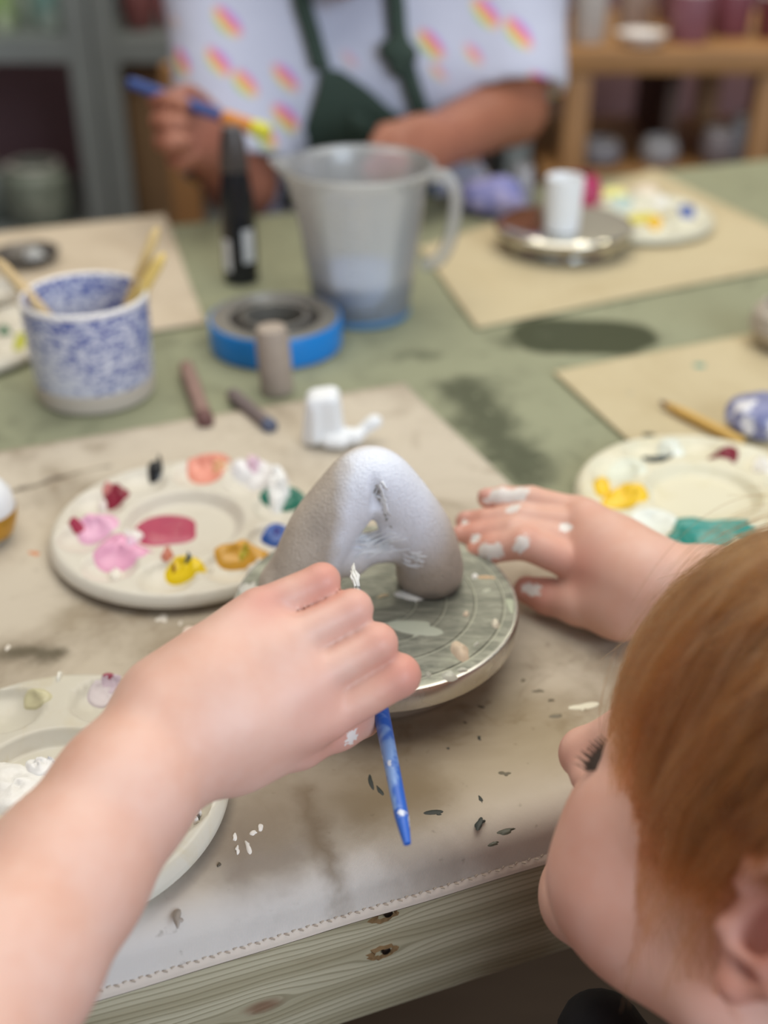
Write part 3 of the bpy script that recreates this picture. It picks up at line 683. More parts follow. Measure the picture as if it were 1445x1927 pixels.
def tool(label, a, b, w, col, seed):
    a, b = np.array(a), np.array(b); root = empty('modelling_tool', tuple(a), 0, label, 'tool', 'wooden tools in the speckled pot'); L = b-a
    vs, fs = tube_data([Vector(L*t) for t in (0, 0.3, 0.7, 0.93, 1.0)], [w*0.8, w, w, w*0.9, w*0.45], 10)
    link('shaft', sharp(mesh('shaft', vs, fs), 1.0), simple('tool_wood%d' % seed, col, 0.55, 0, 0.2, 70), root)
    return root
def atz(x, y, Y): d = _ray(x, y); return C_ + d*(Y/d[1])
tool('flat wooden tool leaning left out of the speckled pot', (mp[0]+0.008, mp[1]-0.006, 0.0095), atz(-6, 488, mp[1]+0.012), 0.0042, '#cfb384', 1)
tool('upright wooden tool with pointed end at the right in the speckled pot', (mp[0]+0.004, mp[1]+0.014, 0.0095), atz(296, 428, mp[1]+0.035), 0.0042, '#d9bd84', 2)
tool('shorter yellowish wooden tool with notched end in the speckled pot', (mp[0]-0.004, mp[1]+0.002, 0.0095), atz(308, 478, mp[1]+0.012), 0.0044, '#dfc06f', 3)

# --- roll of blue tape
tp = at(520, 648, 0.0)
tape = empty('tape_roll', (tp[0], tp[1], 0.0004), 0, 'roll of tape with bright blue outer band and dark grey windings', 'tape')
blue = simple('blue_tape', '#1683d6', 0.32, 0, 0.06, 30)
link('outer_band', lathe('outer_band', [(0.048, 0.001), (0.0502, 0.0012), (0.0505, 0.003), (0.0505, 0.0215), (0.0500, 0.0228), (0.0485, 0.023)], 80), blue, tape)
wr = [(0.030, 0.0), (0.0484, 0.0)]+[x for k in range(6) for x in ((0.0484-k*0.0021, 0.0235-0.0007*(k % 2)), (0.0484-k*0.0021-0.0018, 0.0237-0.0007*(k % 2)))]+[(0.035, 0.0225), (0.0345, 0.0215)]
link('windings', lathe('windings', wr, 80), simple('grey_windings', '#8d8981', 0.4, 0.3, 0.2, 60), tape)
link('inner_windings', lathe('inner_windings', [(0.0355, 0.0005), (0.0355, 0.0212), (0.031, 0.0195), (0.0262, 0.0195), (0.0262, 0.0005)], 64), simple('dark_windings', '#2f2c29', 0.5, 0.1, 0.2, 60), tape)
link('core_hole_shade', lathe('core_hole_shade', [(0, 0.0002), (0.0224, 0.0002), (0.0224, 0.0016), (0, 0.0016)], 48), simple('hole_shade', '#302d2a', 0.8), tape)  # dark disc added in the open core to stand for its shade
link('core', lathe('core', [(0.0225, 0.0), (0.0262, 0.0), (0.0262, 0.0238), (0.0255, 0.0246), (0.0232, 0.0246), (0.0225, 0.0238), (0.0225, 0.0)], 64), simple('grey_core', '#9a968d', 0.3, 0.6, 0.1, 60), tape)

# --- clay rods
def rod_standing(px, w, ytop, label, col):
    p = at(px[0], px[1], 0); r = pxm(w, depth_of(p))/2; d = _ray(px[0], ytop); z = (C_+d*(p[1]/d[1]))[2]
    root = empty('clay_rod', (p[0], p[1], 0.0004), 0.4, label, 'rod'); root.rotation_euler = (0.03, -0.04, 0)
    link('rod_body', lathe('rod_body', [(0, 0), (r*0.85, 0), (r, 0.002), (r*1.02, z*0.3), (r, z*0.85), (r*0.85, z*0.97), (r*0.4, z), (0, z)], 28), simple('clay_rod', col, 0.6, 0, 0.2, 90, 0.3), root); return root
rod_standing((522, 738), 62, 612, 'upright clay coated rod in front of the blue tape', '#a6988b')
def rod_lying(a, b, w, label, col, col2, tip):
    z = pxm(w, 0.75)/2; A, B = at(*a, z), at(*b, z); root = empty('clay_stick', (A[0], A[1], 0.0), 0, label, 'stick', 'clay covered sticks on the green tabletop'); L = B-A
    vs, fs = tube_data([Vector((L[0]*t, L[1]*t, z*1.02+0.0003)) for t in (0, 0.03, 0.3, 0.62, 0.9)], [z*0.8, z*0.95, z, z*0.92, z*0.98], 18)
    link('stick_body', sharp(mesh('stick_body', vs, fs), 1.0), simple('stick_'+col.strip('#'), col, 0.65, 0, 0.3, 120, 0.4), root)
    vs, fs = tube_data([Vector((L[0]*t, L[1]*t, z*1.02+0.0003)) for t in (0.9, 0.97, 1.0)], [z*1.0, z*1.0, z*0.85], 18)
    link('stick_end', sharp(mesh('stick_end', vs, fs), 1.0), plain(col2, 0.6), root)
rod_lying((350, 690), (388, 796), 34, 'reddish clay stick lying beside the speckled pot', '#93766c', '#6e4c48', 0)
rod_lying((436, 742), (512, 806), 30, 'grey brown stick with bluish end reaching onto the mat', '#776a68', '#5a6178', 0)

# --- little white ceramic piece
wp = at(620, 828, MATZ)
wc = empty('white_figurine', (wp[0], wp[1], MATZ), 0, 'small glossy white ceramic block with a lump at its side behind the arch', 'figurine')
b2 = Body(); [b2.cap((x_*1.1-0.004, y_, 0.004), (x_*0.8-0.0035, y_*0.9, 0.0295+0.0008*x_/0.006), 0.0058, 0.0054, 0.004) for x_ in (-0.0072, 0, 0.0072) for y_ in (-0.0055, 0.0055)]; b2.cap((-0.009, -0.012, 0.006), (-0.008, -0.010, 0.026), 0.0028, 0.0024, 0.002)
b2.cap((0.012, -0.006, 0.006), (0.017, -0.008, 0.006), 0.006, 0.005, 0.003); b2.cap((0.02, -0.004, 0.007), (0.028, -0.001, 0.013), 0.004, 0.0048, 0.003); b2.ball((0.03, 0.0, 0.0135), 0.0045, 0.002); b2.cap((0.0, -0.012, 0.005), (0.008, -0.013, 0.005), 0.0045, 0.0045, 0.003)
b2.ell((0, 0, -0.006), (0.05, 0.05, 0.007), 0.002, sub=True)
me, _ = b2.mesh('figurine_body', 0.0013); smooth_mesh(me, 2); link('figurine_body', me, M['white_glaze'], wc)

# --- measuring jug with cloudy water
jp = at(680, 588, 0.0)
jug = empty('measuring_jug', (jp[0], jp[1], 0.0004), 0, 'frosted plastic measuring jug with cloudy blue rinse water', 'jug')
JH, JR0, JR1 = 0.121, 0.0385, 0.0555
def jug_shell():
    n = 80; pro = [(JR0-0.004, 0.0), (JR0, 0.002), (JR0+0.001, 0.006), (JR0+0.0045, 0.035), (JR0+0.0095, 0.075), (JR1-0.004, 0.107), (JR1-0.001, 0.116), (JR1+0.0012, JH-0.001), (JR1+0.001, JH), (JR1-0.0006, JH), (JR1-0.0045, 0.113), (JR1-0.0055, 0.107), (JR0+0.008, 0.075), (JR0+0.003, 0.035), (JR0-0.001, 0.006), (JR0-0.004, 0.0035), (0, 0.003)]
    me = lathe('jug_shell', pro, n, 0.9)
    for v in me.vertices:                                   # pull the spout out on the left of the rim
        a = math.atan2(v.co.y, v.co.x)-math.pi*1.03; a = (a+math.pi) % (2*math.pi)-math.pi
        k = math.exp(-(a/0.30)**2)*max(0, (v.co.z-0.085)/(JH-0.085))**1.6
        r = math.hypot(v.co.x, v.co.y)
        if r > 0.02: v.co.x *= 1+0.013*k/r; v.co.y *= 1+0.013*k/r; v.co.z += 0.004*k
    return me
g = NT('frosted_plastic', '#dfe2e2', 0.3); nt = g.t
tr = g.node('ShaderNodeBsdfTransparent', {'Color': (0.97, 0.98, 0.985, 1)}); tl_ = g.node('ShaderNodeBsdfTranslucent', {'Color': hexc('#f6f7f8')}); df = g.node('ShaderNodeBsdfDiffuse', {'Color': hexc('#f4f5f6')}); gl = g.node('ShaderNodeBsdfGlossy', {'Color': (1, 1, 1, 1), 'Roughness': 0.22})
m1 = g.node('ShaderNodeMixShader', {0: 0.3, 1: tl_.outputs[0], 2: df.outputs[0]}); m2 = g.node('ShaderNodeMixShader', {0: 0.42, 1: tr.outputs[0], 2: m1.outputs[0]}); fr = g.node('ShaderNodeFresnel', {'IOR': 1.45}); m3 = g.node('ShaderNodeMixShader', {0: fr.outputs[0], 1: m2.outputs[0], 2: gl.outputs[0]})
nt.links.new(m3.outputs[0], nt.nodes['Material Output'].inputs[0]); M['frost'] = g.m
link('jug_shell', jug_shell(), M['frost'], jug)
hp = spline([(0.0525, -0.006, 0.112), (0.066, -0.007, 0.112), (0.0735, -0.008, 0.098), (0.071, -0.008, 0.068), (0.063, -0.007, 0.048), (0.049, -0.006, 0.042)], 26)
vs, fs = tube_data([Vector(p) for p in hp], 0.0055, 12); link('handle', mesh('handle', vs, fs), M['frost'], jug)
link('rim', lathe('rim', [(JR1+0.0012, 0.1165), (JR1+0.0026, 0.1175), (JR1+0.0028, 0.1195), (JR1+0.0012, 0.1205)], 80), M['frost'], jug)
g = NT('cloudy_water', '#a9b8d6', 0.12); g.set('Base Color', g.mix(g.noise(30, 3), '#8ea4d2', '#a3b4da'))
link('rinse_water', lathe('rinse_water', [(0, 0.0032), (JR0-0.0045, 0.004), (JR0-0.0016, 0.0065), (JR0+0.0022, 0.034), (0, 0.034)], 64), g.m, jug)
link('foot_ring', lathe('foot_ring', [(JR0-0.006, 0), (JR0-0.001, 0), (JR0+0.0012, 0.002), (JR0+0.0014, 0.0055), (JR0+0.0003, 0.006)], 64), plain('#4f86b4', 0.4), jug)
gm = bmesh.new()
for k in range(9):
    z = 0.04+k*0.008; r = JR0+0.0052+(z-0.035)*0.125
    for i in range(4 if k % 2 == 0 else 2):
        a = -1.75+i*0.05; box_bm(gm, (r*math.cos(a), r*math.sin(a), z), (0.003, 0.0006, 0.0007), Matrix.Rotation(a+math.pi/2, 3, 'Z'))
o = link('scale_marks', from_bm('scale_marks', gm, False), plain('#c3c8cc', 0.5), jug); o['kind'] = 'stuff'

# --- dark bottle
bp = at(455, 528, 0.0)
bot = empty('dark_bottle', (bp[0], bp[1], 0.0004), 0, 'tall narrow black bottle with white label beside the measuring jug', 'bottle')
link('bottle_body', lathe('bottle_body', [(0, 0), (0.0135, 0), (0.0150, 0.0015), (0.0150, 0.05), (0.0143, 0.07), (0.0122, 0.088), (0.011, 0.096), (0, 0.096)], 40), simple('black_plastic', '#14161c', 0.18, 0, 0.1, 20), bot)
link('bottle_cap', lathe('bottle_cap', [(0, 0.0955), (0.0115, 0.0955), (0.0118, 0.098), (0.0108, 0.118), (0.008, 0.130), (0, 0.131)], 32), simple('smoky_cap', '#4a4340', 0.3, 0, 0.1, 20), bot)
lab = [];
for (a0, a1, z0, z1) in ((-2.55, -2.0, 0.012, 0.04), (-1.25, -0.55, 0.02, 0.068)):  # left patch is the label, right one a highlight laid on as colour
    n = 8; vs = []; fs = []
    for j, z in enumerate((z0, (z0+z1)/2, z1)):
        for i in range(n+1):
            a = a0+(a1-a0)*i/n; r = 0.01525 if z < 0.053 else 0.01525-(z-0.052)*0.09; vs.append((r*math.cos(a), r*math.sin(a), z))
    for j in range(2):
        for i in range(n): q = j*(n+1)+i; fs.append((q, q+1, q+n+2, q+n+1))
    lab.append((vs, fs))
link('label_and_highlight', mesh('label_and_highlight', *join_data(lab)), plain('#d5d6d8', 0.4), bot)

# --- polished turntable with white pot, back right
q = at(1058, 470, 0.0)
bw = empty('polished_turntable', (q[0], q[1], MATZ), 0, 'polished steel turntable carrying a small white pot', 'turntable')
chrome = simple('polished_steel', '#cfcdc4', 0.10, 1.0, 0.04, 20)
link('wheel_base', lathe('wheel_base', [(0, 0), (0.046, 0), (0.048, 0.002), (0.047, 0.006), (0.03, 0.011), (0.012, 0.013), (0, 0.013)], 72), chrome, bw)
link('wheel_head', lathe('wheel_head', [(0, 0.0115), (0.054, 0.0115), (0.0605, 0.0128), (0.063, 0.0155), (0.0638, 0.0185), (0.063, 0.0212), (0.061, 0.0228), (0.057, 0.0238), (0.05, 0.0243), (0.03, 0.0245), (0, 0.0245)], 96), chrome, bw)
wpz = MATZ+0.0247; pp = at(1056, 432, wpz)
wpo = empty('white_pot', (pp[0], pp[1], wpz), 0, 'plain small white cylinder pot standing on the polished turntable', 'pot')
link('pot_body', lathe('pot_body', [(0, 0), (0.0145, 0), (0.0155, 0.001), (0.0168, 0.046), (0.0164, 0.0475), (0.015, 0.0475), (0.0142, 0.046), (0.0135, 0.006), (0, 0.005)], 48), M['white_glaze'], wpo)
q = at(1098, 412, MATZ)
rp = empty('crimson_pot', (q[0], q[1]+0.03, MATZ), 0, 'small rounded crimson pot half hidden behind the white pot', 'pot')
link('pot_body', lathe('pot_body', [(0, 0), (0.012, 0), (0.018, 0.006), (0.021, 0.018), (0.018, 0.03), (0.012, 0.036), (0.0105, 0.036), (0.015, 0.03), (0.017, 0.018), (0, 0.006)], 40), plain('#b03560', 0.35), rp)
# painted rag: crumpled cloth ball
def lump(name, label, cat, px, r, sq, col, seed, z=0.0005, m=None, dy=0):
    p = at(*px, z); nn = pnoise(seed, 9); bm = bmesh.new(); bmesh.ops.create_icosphere(bm, subdivisions=4, radius=1.0)
    for v in bm.verts:
        k = 1+0.22*float(nn(np.array(v.co), 2.6))+0.12*float(nn(np.array(v.co), 6)); v.co *= k; v.co.x *= r; v.co.y *= r*0.8; v.co.z = max(v.co.z, -0.75)*r*sq+0.75*r*sq
    root = empty(name, (p[0], p[1]+dy, z), 0, label, cat); link(name+'_body', from_bm(name, bm, True, 3.0), m or plain(col, 0.8), root); return root
g = NT('painted_rag', '#8a84b8', 0.9); c = g.mix(g.step(g.noise(50, 3), 0.42, 0.58), '#7b7fb5', '#a9a4cc'); c = g.mix(g.step(g.noise(45, 3, vec=g.co(loc=(5, 2, 1))), 0.6, 0.68), c, '#9a4a86'); g.set('Base Color', c)
lump('paint_rag', 'crumpled violet blue rag stained with paint near the jug handle', 'rag', (925, 400), 0.034, 0.62, '#8a84b8', 3, m=g.m)
q = at(985, 396, 0)
gj = empty('grey_jar', (q[0], q[1]+0.02, 0.0005), 0, 'small cloudy grey jar beside the violet rag', 'jar')
link('jar_body', lathe('jar_body', [(0, 0), (0.011, 0), (0.0125, 0.002), (0.0125, 0.03), (0.010, 0.035), (0.010, 0.04), (0.0085, 0.04), (0.0085, 0.034), (0.011, 0.029), (0.0105, 0.004), (0, 0.003)], 32), M['frost'], gj)
link('jar_paint', lathe('jar_paint', [(0, 0.0035), (0.0102, 0.0045), (0.0105, 0.018), (0, 0.018)], 28), plain('#6d6a92', 0.4), gj)

# --- left edge: gold banded jar, tray, bowl
q = at(-30, 1012, MATZ)
gb = empty('gold_banded_jar', (q[0], q[1], MATZ), 0, 'round white jar with a gold lower band at the left edge', 'jar')
link('jar_body', lathe('jar_body', [(0, 0), (0.012, 0), (0.0165, 0.004), (0.0195, 0.012), (0.0205, 0.0195), (0.019, 0.028), (0.0145, 0.0345), (0.011, 0.037), (0.0095, 0.037), (0.0125, 0.034), (0.017, 0.027), (0, 0.006)], 48), M['white_glaze'], gb)
link('gold_band', lathe('gold_band', [(0.0148, 0.003), (0.0171, 0.0045), (0.0199, 0.012), (0.0209, 0.0188), (0.0206, 0.0195)], 48), simple('gold_lustre', '#c99a3e', 0.35, 0.5, 0.12, 60), gb)
q = at(52, 490, MATZ)
tr_ = empty('dark_tray', (q[0], q[1], MATZ), 0.3, 'small dark metal dish with pale scraps on the far left mat', 'dish')
link('dish_body', lathe('dish_body', [(0, 0), (0.02, 0), (0.027, 0.005), (0.029, 0.0085), (0.0275, 0.0085), (0.02, 0.002), (0, 0.0018)], 40), simple('dark_pewter', '#5f5a55', 0.4, 0.5, 0.2, 60), tr_)
bs = blob_mesh('clay_scrap', 0.009, 0.007, 0.006, 3, 0.4); bs.transform(Matrix.Translation((0.006, 0.0, 0.0026))); link('clay_scrap', bs, plain('#b9b8b4', 0.5), tr_)
q = at(-8, 588, 0)
bo = empty('white_bowl', (q[0], q[1], MATZ), 0, 'small chalky white bowl at the left edge behind the speckled pot', 'bowl')
link('bowl_body', lathe('bowl_body', [(0, 0), (0.012, 0), (0.02, 0.008), (0.0235, 0.018), (0.022, 0.018), (0.018, 0.008), (0, 0.003)], 40), simple('chalk', '#d8d2c6', 0.7, 0, 0.08, 60), bo)

# --- right side: wooden stick, painted pebble, stoneware pot
A, B = at(1243, 757, MATZ+0.0035), at(1396, 832, MATZ+0.0035); L = B-A
ws = empty('wooden_skewer', (A[0], A[1], MATZ), 0, 'pale wooden stick with dark tip lying on the right mat', 'stick')
vs, fs = tube_data([Vector((L[0]*t, L[1]*t, 0.0038)) for t in (0.08, 0.3, 0.8, 1.0)], [0.0022, 0.0034, 0.0036, 0.003], 12); link('shaft', mesh('shaft', vs, fs), simple('skewer_wood', '#cfa75a', 0.5, 0, 0.15, 60), ws)
vs, fs = tube_data([Vector((L[0]*t, L[1]*t, 0.0038)) for t in (0.0, 0.04, 0.085)], [0.0012, 0.0018, 0.0023], 12); link('tip', mesh('tip', vs, fs), plain('#6b4f45', 0.6), ws)['label'] = 'dark tip'
g = NT('blue_white_glaze', '#8d8fb0', 0.3); g.set('Base Color', g.mix(g.step(g.noise(60, 3), 0.45, 0.55), '#7c80a8', '#e6e6ec'))
lump('painted_pebble', 'blue and white painted clay lump at the right edge above the palette', 'lump', (1428, 812), 0.024, 0.6, '#888', 9, MATZ, g.m)
q = at(1482, 650, MATZ)
sg = empty('stoneware_pot', (q[0], q[1], MATZ), 0, 'squat grey beige stoneware pot at the right edge', 'pot')
link('pot_body', lathe('pot_body', [(0, 0), (0.019, 0), (0.026, 0.005), (0.031, 0.016), (0.029, 0.027), (0.023, 0.033), (0.021, 0.033), (0.026, 0.026), (0.027, 0.016), (0, 0.005)], 48), simple('stoneware', '#b3a99b', 0.6, 0, 0.1, 60), sg)
for nm in [o for o in COL.objects if o.get('label', '').startswith('sand coloured canvas mat under the palette')]:
    spot(nm, 1317, 688, 34, 15, '#4f8f84', 0, 0.0005, 5, rough=0.3); spot(nm, 1222, 820, 36, 18, '#3a3626', 0.2, 0.0005, 6, rough=0.3); spot(nm, 1186, 740, 14, 6, '#a3a08c', 0, 0.0004, 7)

# ------------------------------------------------------------------ people
def skin_mat(name, base, deep, lip='#b06058', sss=0.08, warm='#d9a184'):
    g = NT(name, base, 0.42, spec=0.35)
    c = g.mix(g.step(g.noise(30, 4, 0.6), 0.3, 0.75), base, warm); c = g.mix(g.math('MULTIPLY', g.noise(120, 3), 0.12), c, deep)
    c = g.mix(g.attr('blush'), c, deep); c = g.mix(g.attr('lip'), c, lip)
    pn_ = g.math('ADD', g.attr('dab'), g.math('MULTIPLY', g.math('SUBTRACT', g.noise(520, 3, 0.6), 0.5), 0.0075))
    pm = g.step(pn_, -0.0002, 0.0002); c = g.mix(pm, c, '#e9e2dc'); g.set('Base Color', c)
    g.set('Roughness', g.mix(pm, (0.45,)*3+(1,), (0.3,)*3+(1,)))
    if sss:
        g.set('Subsurface Weight', sss); g.set('Subsurface Radius', (1.0, 0.35, 0.2)); g.set('Subsurface Scale', 0.004)
    g.bump(g.math('ADD', g.noise(900, 2), g.math('MULTIPLY', pm, 1.5)), 0.12, 0.0004); return g.m
def head_body(chub=1.0):
    b = Body()
    b.ell((0, -0.014, 0.03), (0.069, 0.088, 0.078), 0.01); b.ell((0, 0.034, -0.02), (0.054, 0.05, 0.07), 0.03); b.ell((0, 0.052, 0.045), (0.05, 0.026, 0.036), 0.02)
    for s in (-1, 1):
        b.cap((s*0.047, 0.0, -0.05), (s*0.012, 0.066, -0.082), 0.021, 0.016, 0.022)
        b.ball((s*0.036, 0.050, -0.044), 0.026*chub, 0.02); b.ball((s*0.036, 0.058, -0.018), 0.018, 0.02)
        b.ball((s*0.030, 0.088, 0.004), 0.012, 0.014, True)
        b.ell((s*0.030, 0.066, 0.002), (0.0145, 0.0125, 0.011), 0.005)
        b.cap((s*0.012, 0.074, 0.019), (s*0.042, 0.062, 0.018), 0.006, 0.005, 0.012)
    b.ball((0, 0.0705, -0.083), 0.015, 0.018)
    b.cap((0, 0.078, 0.006), (0, 0.094, -0.025), 0.0075, 0.0095, 0.012); b.ball((0, 0.0955, -0.0285), 0.0092, 0.008)
    for s in (-1, 1):
        b.ball((s*0.0095, 0.0865, -0.031), 0.0066, 0.006); b.ball((s*0.005, 0.091, -0.0365), 0.0028, 0.003, True)
    b.cap((-0.016, 0.0775, -0.0565), (0, 0.0855, -0.0535), 0.0035, 0.0055, 0.006); b.cap((0.016, 0.0775, -0.0565), (0, 0.0855, -0.0535), 0.0035, 0.0055, 0.006)
    b.cap((-0.013, 0.0775, -0.0615), (0.0, 0.0845, -0.0645), 0.0035, 0.006, 0.006); b.cap((0.013, 0.0775, -0.0615), (0.0, 0.0845, -0.0645), 0.0035, 0.006, 0.006)
    for s in (-1, 1):                                        # ears: bowl, outer rim, lobe, tragus
        E_ = lambda y, z, o: np.array((s*(0.0675+o), y, z))
        b.ell(E_(-0.010, -0.006, 0.004), (0.007, 0.016, 0.024), 0.006)
        b.ell(E_(-0.008, -0.006, 0.013), (0.009, 0.0095, 0.0155), 0.004, sub=True)
        rim = [(0.006, 0.006, 0.004), (0.005, 0.016, 0.008), (-0.003, 0.024, 0.012), (-0.014, 0.024, 0.015), (-0.024, 0.014, 0.016), (-0.025, 0.0, 0.015), (-0.018, -0.016, 0.012), (-0.009, -0.026, 0.008)]
        for p, q in zip(rim, rim[1:]): b.cap(E_(*p), E_(*q), 0.0036, 0.0036, 0.003)
        b.ball(E_(-0.006, -0.027, 0.007), 0.006, 0.005); b.ball(E_(0.004, -0.010, 0.007), 0.004, 0.004)
        ah = [(0.0, -0.014, 0.009), (-0.012, -0.012, 0.012), (-0.016, 0.0, 0.012), (-0.010, 0.012, 0.011)]
        for p, q in zip(ah, ah[1:]): b.cap(E_(*p), E_(*q), 0.0026, 0.0026, 0.003)
    return b
def chain(b, pts, rad, k0=0.006, k=0.0018, first=0.004):
    for i in range(len(pts)-1): b.cap(pts[i], pts[i+1], rad[i], rad[i+1], first if i == 0 else k)
def hand(b, W, mcps, fingers, thumb, rw, rm, rf):
    """wrist, four knuckles, finger chains from the knuckle outward, thumb chain from its root"""
    W = np.array(W); m = np.array(mcps)
    for i, q in enumerate(m): b.cap(W+(q-W)*0.12+(q-m.mean(0))*0.25, q, rw*0.78, rm[i], 0.014)
    for i in range(3): b.cap((m[i]*0.84+W*0.16), (m[i+1]*0.84+W*0.16), rm[i]*0.92, rm[i+1]*0.92, 0.008)
    b.cap((m[0]+m[1])/2*0.45+W*0.55, (m[2]+m[3])/2*0.45+W*0.55, rw*0.72, rw*0.74, 0.014)
    for i, f in enumerate(fingers): chain(b, [m[i]]+[np.array(p) for p in f], rf[i], first=0.0018)
    t = [np.array(p) for p in thumb]; b.cap(W*0.5+t[0]*0.5, t[0], rw*0.7, rf[4][0], 0.014); b.cap(t[0], t[1], rf[4][0], rf[4][1], 0.010)
    for i in range(1, len(t)-1): b.cap(t[i], t[i+1], rf[4][i], rf[4][i+1], 0.004)
# --- child painting at the front
HM0 = np.array([[0.60269788, -0.7201052, 0.34380774], [0.70380791, 0.68274879, 0.19623589], [-0.3760448, 0.12370366, 0.91830698]])
def rx(a): c, s = math.cos(a), math.sin(a); return np.array([[1, 0, 0], [0, c, -s], [0, s, c]])
def ry(a): c, s = math.cos(a), math.sin(a); return np.array([[c, 0, s], [0, 1, 0], [-s, 0, c]])
def rz(a): c, s = math.cos(a), math.sin(a); return np.array([[c, -s, 0], [s, c, 0], [0, 0, 1]])
HM = HM0@rz(math.radians(2))@rx(math.radians(-1))@ry(math.radians(-4)); HS = 0.88
nose = np.array((0, 0.1043, -0.029)); HD = 0.387
HO = atd(1062, 1402, HD+float((HM@nose*HS)@F_)) - HM@nose*HS
hd = lambda p: HM@np.array(p, float)*HS+HO
kid = Body(); kid.add(head_body(1.12), HM, HO, HS)
nb = hd((0, -0.055, -0.13)); kid.cap(hd((0, -0.03, -0.06)), nb, 0.042, 0.045, 0.02)
SL, SR_ = np.array((0.045, 0.14, -0.125)), np.array((0.275, 0.245, -0.135)); CH = np.array((0.15, 0.20, -0.17)); PV = np.array((0.19, 0.09, -0.36))
kid.cap(nb, (SL+CH)/2, 0.04, 0.05, 0.04); kid.cap(nb, (SR_+CH)/2, 0.04, 0.05, 0.04); kid.cap(SL, SR_, 0.036, 0.036, 0.03); kid.cap(CH, PV, 0.085, 0.09, 0.05)
for s in (-1, 1):                                            # seated legs
    hip = PV+TU*0.06*s; kn = hip+TV*0.2*0.7+np.array((0, 0, -0.02))-TV*0.0; ft = kn+np.array((0, 0, -0.30))
    kid.cap(hip, kn, 0.062, 0.045, 0.03); kid.cap(kn, ft, 0.042, 0.028, 0.012); kid.cap(ft, ft+TV*0.09+np.array((0, 0, -0.03)), 0.028, 0.022, 0.012)
A = atd
W1 = A(325, 1372, 0.412)
fore = [A(-330, 2310, 0.288), A(-150, 2040, 0.322), A(10, 1810, 0.352), A(120, 1650, 0.374), A(235, 1490, 0.394), W1]; fr_ = [0.030, 0.0295, 0.0278, 0.0258, 0.0232, 0.0212]
for i in range(5): kid.cap(fore[i], fore[i+1], fr_[i], fr_[i+1], 0.008)
kid.cap(SL, fore[0], 0.036, 0.031, 0.02)
hand(kid, W1, [A(486, 1146, 0.424), A(545, 1205, 0.419), A(590, 1278, 0.419), A(618, 1348, 0.424)],
     [[A(606, 1093, 0.428), A(596, 1104, 0.446), A(560, 1128, 0.452)], [A(664, 1146, 0.425), A(652, 1156, 0.446), A(608, 1176, 0.455)], [A(709, 1211, 0.424), A(700, 1220, 0.447), A(655, 1240, 0.456)], [A(750, 1271, 0.427), A(738, 1280, 0.449), A(700, 1300, 0.457)]],
     [A(440, 1412, 0.424), A(560, 1392, 0.434), A(635, 1368, 0.443), A(684, 1356, 0.451)], 0.0205, [0.0078, 0.0080, 0.0082, 0.0086],
     [[0.0073, 0.0066, 0.0062, 0.0055], [0.0075, 0.0072, 0.0068, 0.006], [0.0077, 0.0075, 0.007, 0.006], [0.0082, 0.0080, 0.0072, 0.0062], [0.0125, 0.0105, 0.0085, 0.0068]])
W2 = A(1212, 1092, 0.570); EL2 = np.array((0.315, 0.375, 0.012))
f2 = [W2, A(1330, 1108, 0.565), A(1500, 1150, 0.55), EL2]
for i in range(3): kid.cap(f2[i], f2[i+1], [0.0190, 0.0198, 0.0225, 0.027][i], [0.0198, 0.0225, 0.027][i], 0.008)
kid.cap(SR_, EL2, 0.036, 0.028, 0.02)
hand(kid, W2, [A(1084, 962, 0.600), A(1102, 990, 0.593), A(1112, 1025, 0.588), A(1102, 1068, 0.582)],
     [[A(1000, 938, 0.602), A(948, 936, 0.608), A(916, 938, 0.612)], [A(985, 974, 0.597), A(915, 980, 0.605), A(876, 981, 0.611)], [A(968, 1000, 0.592), A(900, 1009, 0.600), A(866, 1009, 0.604)], [A(988, 1022, 0.584), A(928, 1032, 0.591), A(898, 1039, 0.595)]],
     [A(1165, 1148, 0.572), A(1088, 1136, 0.582), A(1030, 1122, 0.592), A(992, 1110, 0.597)], 0.0185, [0.0078, 0.0082, 0.0086, 0.0092],
     [[0.0076, 0.0064, 0.006, 0.0052], [0.008, 0.007, 0.0064, 0.0055], [0.0082, 0.0074, 0.0068, 0.0058], [0.0092, 0.0084, 0.0074, 0.0062], [0.0125, 0.0105, 0.0088, 0.0074]])
me, co = kid.mesh('body', 0.00125); smooth_mesh(me, 3, 0.5); co = co_of(me)
KR = (float(PV[0]), float(PV[1]), -0.75)
child = empty('person', KR, 0, 'red haired child in black top painting the arch, other hand steadying the wheel', 'person')
bl = np.zeros(len(co))
for (p, r, a_) in ([(A(500, 1118, 0.416), 0.011, 0.55), (A(610, 1085, 0.422), 0.012, 0.6), (A(675, 1140, 0.418), 0.012, 0.35), (A(725, 1200, 0.418), 0.012, 0.4), (A(770, 1262, 0.42), 0.014, 0.6), (A(640, 1380, 0.43), 0.02, 0.45), (A(610, 1330, 0.414), 0.016, 0.25), (A(1108, 1070, 0.574), 0.016, 0.6), (A(1060, 1065, 0.577), 0.02, 0.35),
        (A(985, 1010, 0.577), 0.012, 0.35), (A(890, 1010, 0.595), 0.02, 0.5), (A(870, 985, 0.603), 0.018, 0.5), (A(905, 1040, 0.588), 0.018, 0.5), (A(1000, 1115, 0.588), 0.02, 0.6), (A(1105, 985, 0.588), 0.012, 0.25),
        (hd((-0.07, -0.018, 0.0)), 0.026, 0.75), (hd((-0.046, 0.05, -0.035)), 0.028, 0.28), (hd((0, 0.1, -0.03)), 0.014, 0.2), (hd((-0.075, -0.01, -0.028)), 0.02, 0.5)]):
    bl = np.maximum(bl, a_*np.exp(-((co-p)**2).sum(1)/(r*r)))
fattr(me, 'blush', bl)
loc = ((co-HO)@HM)/HS
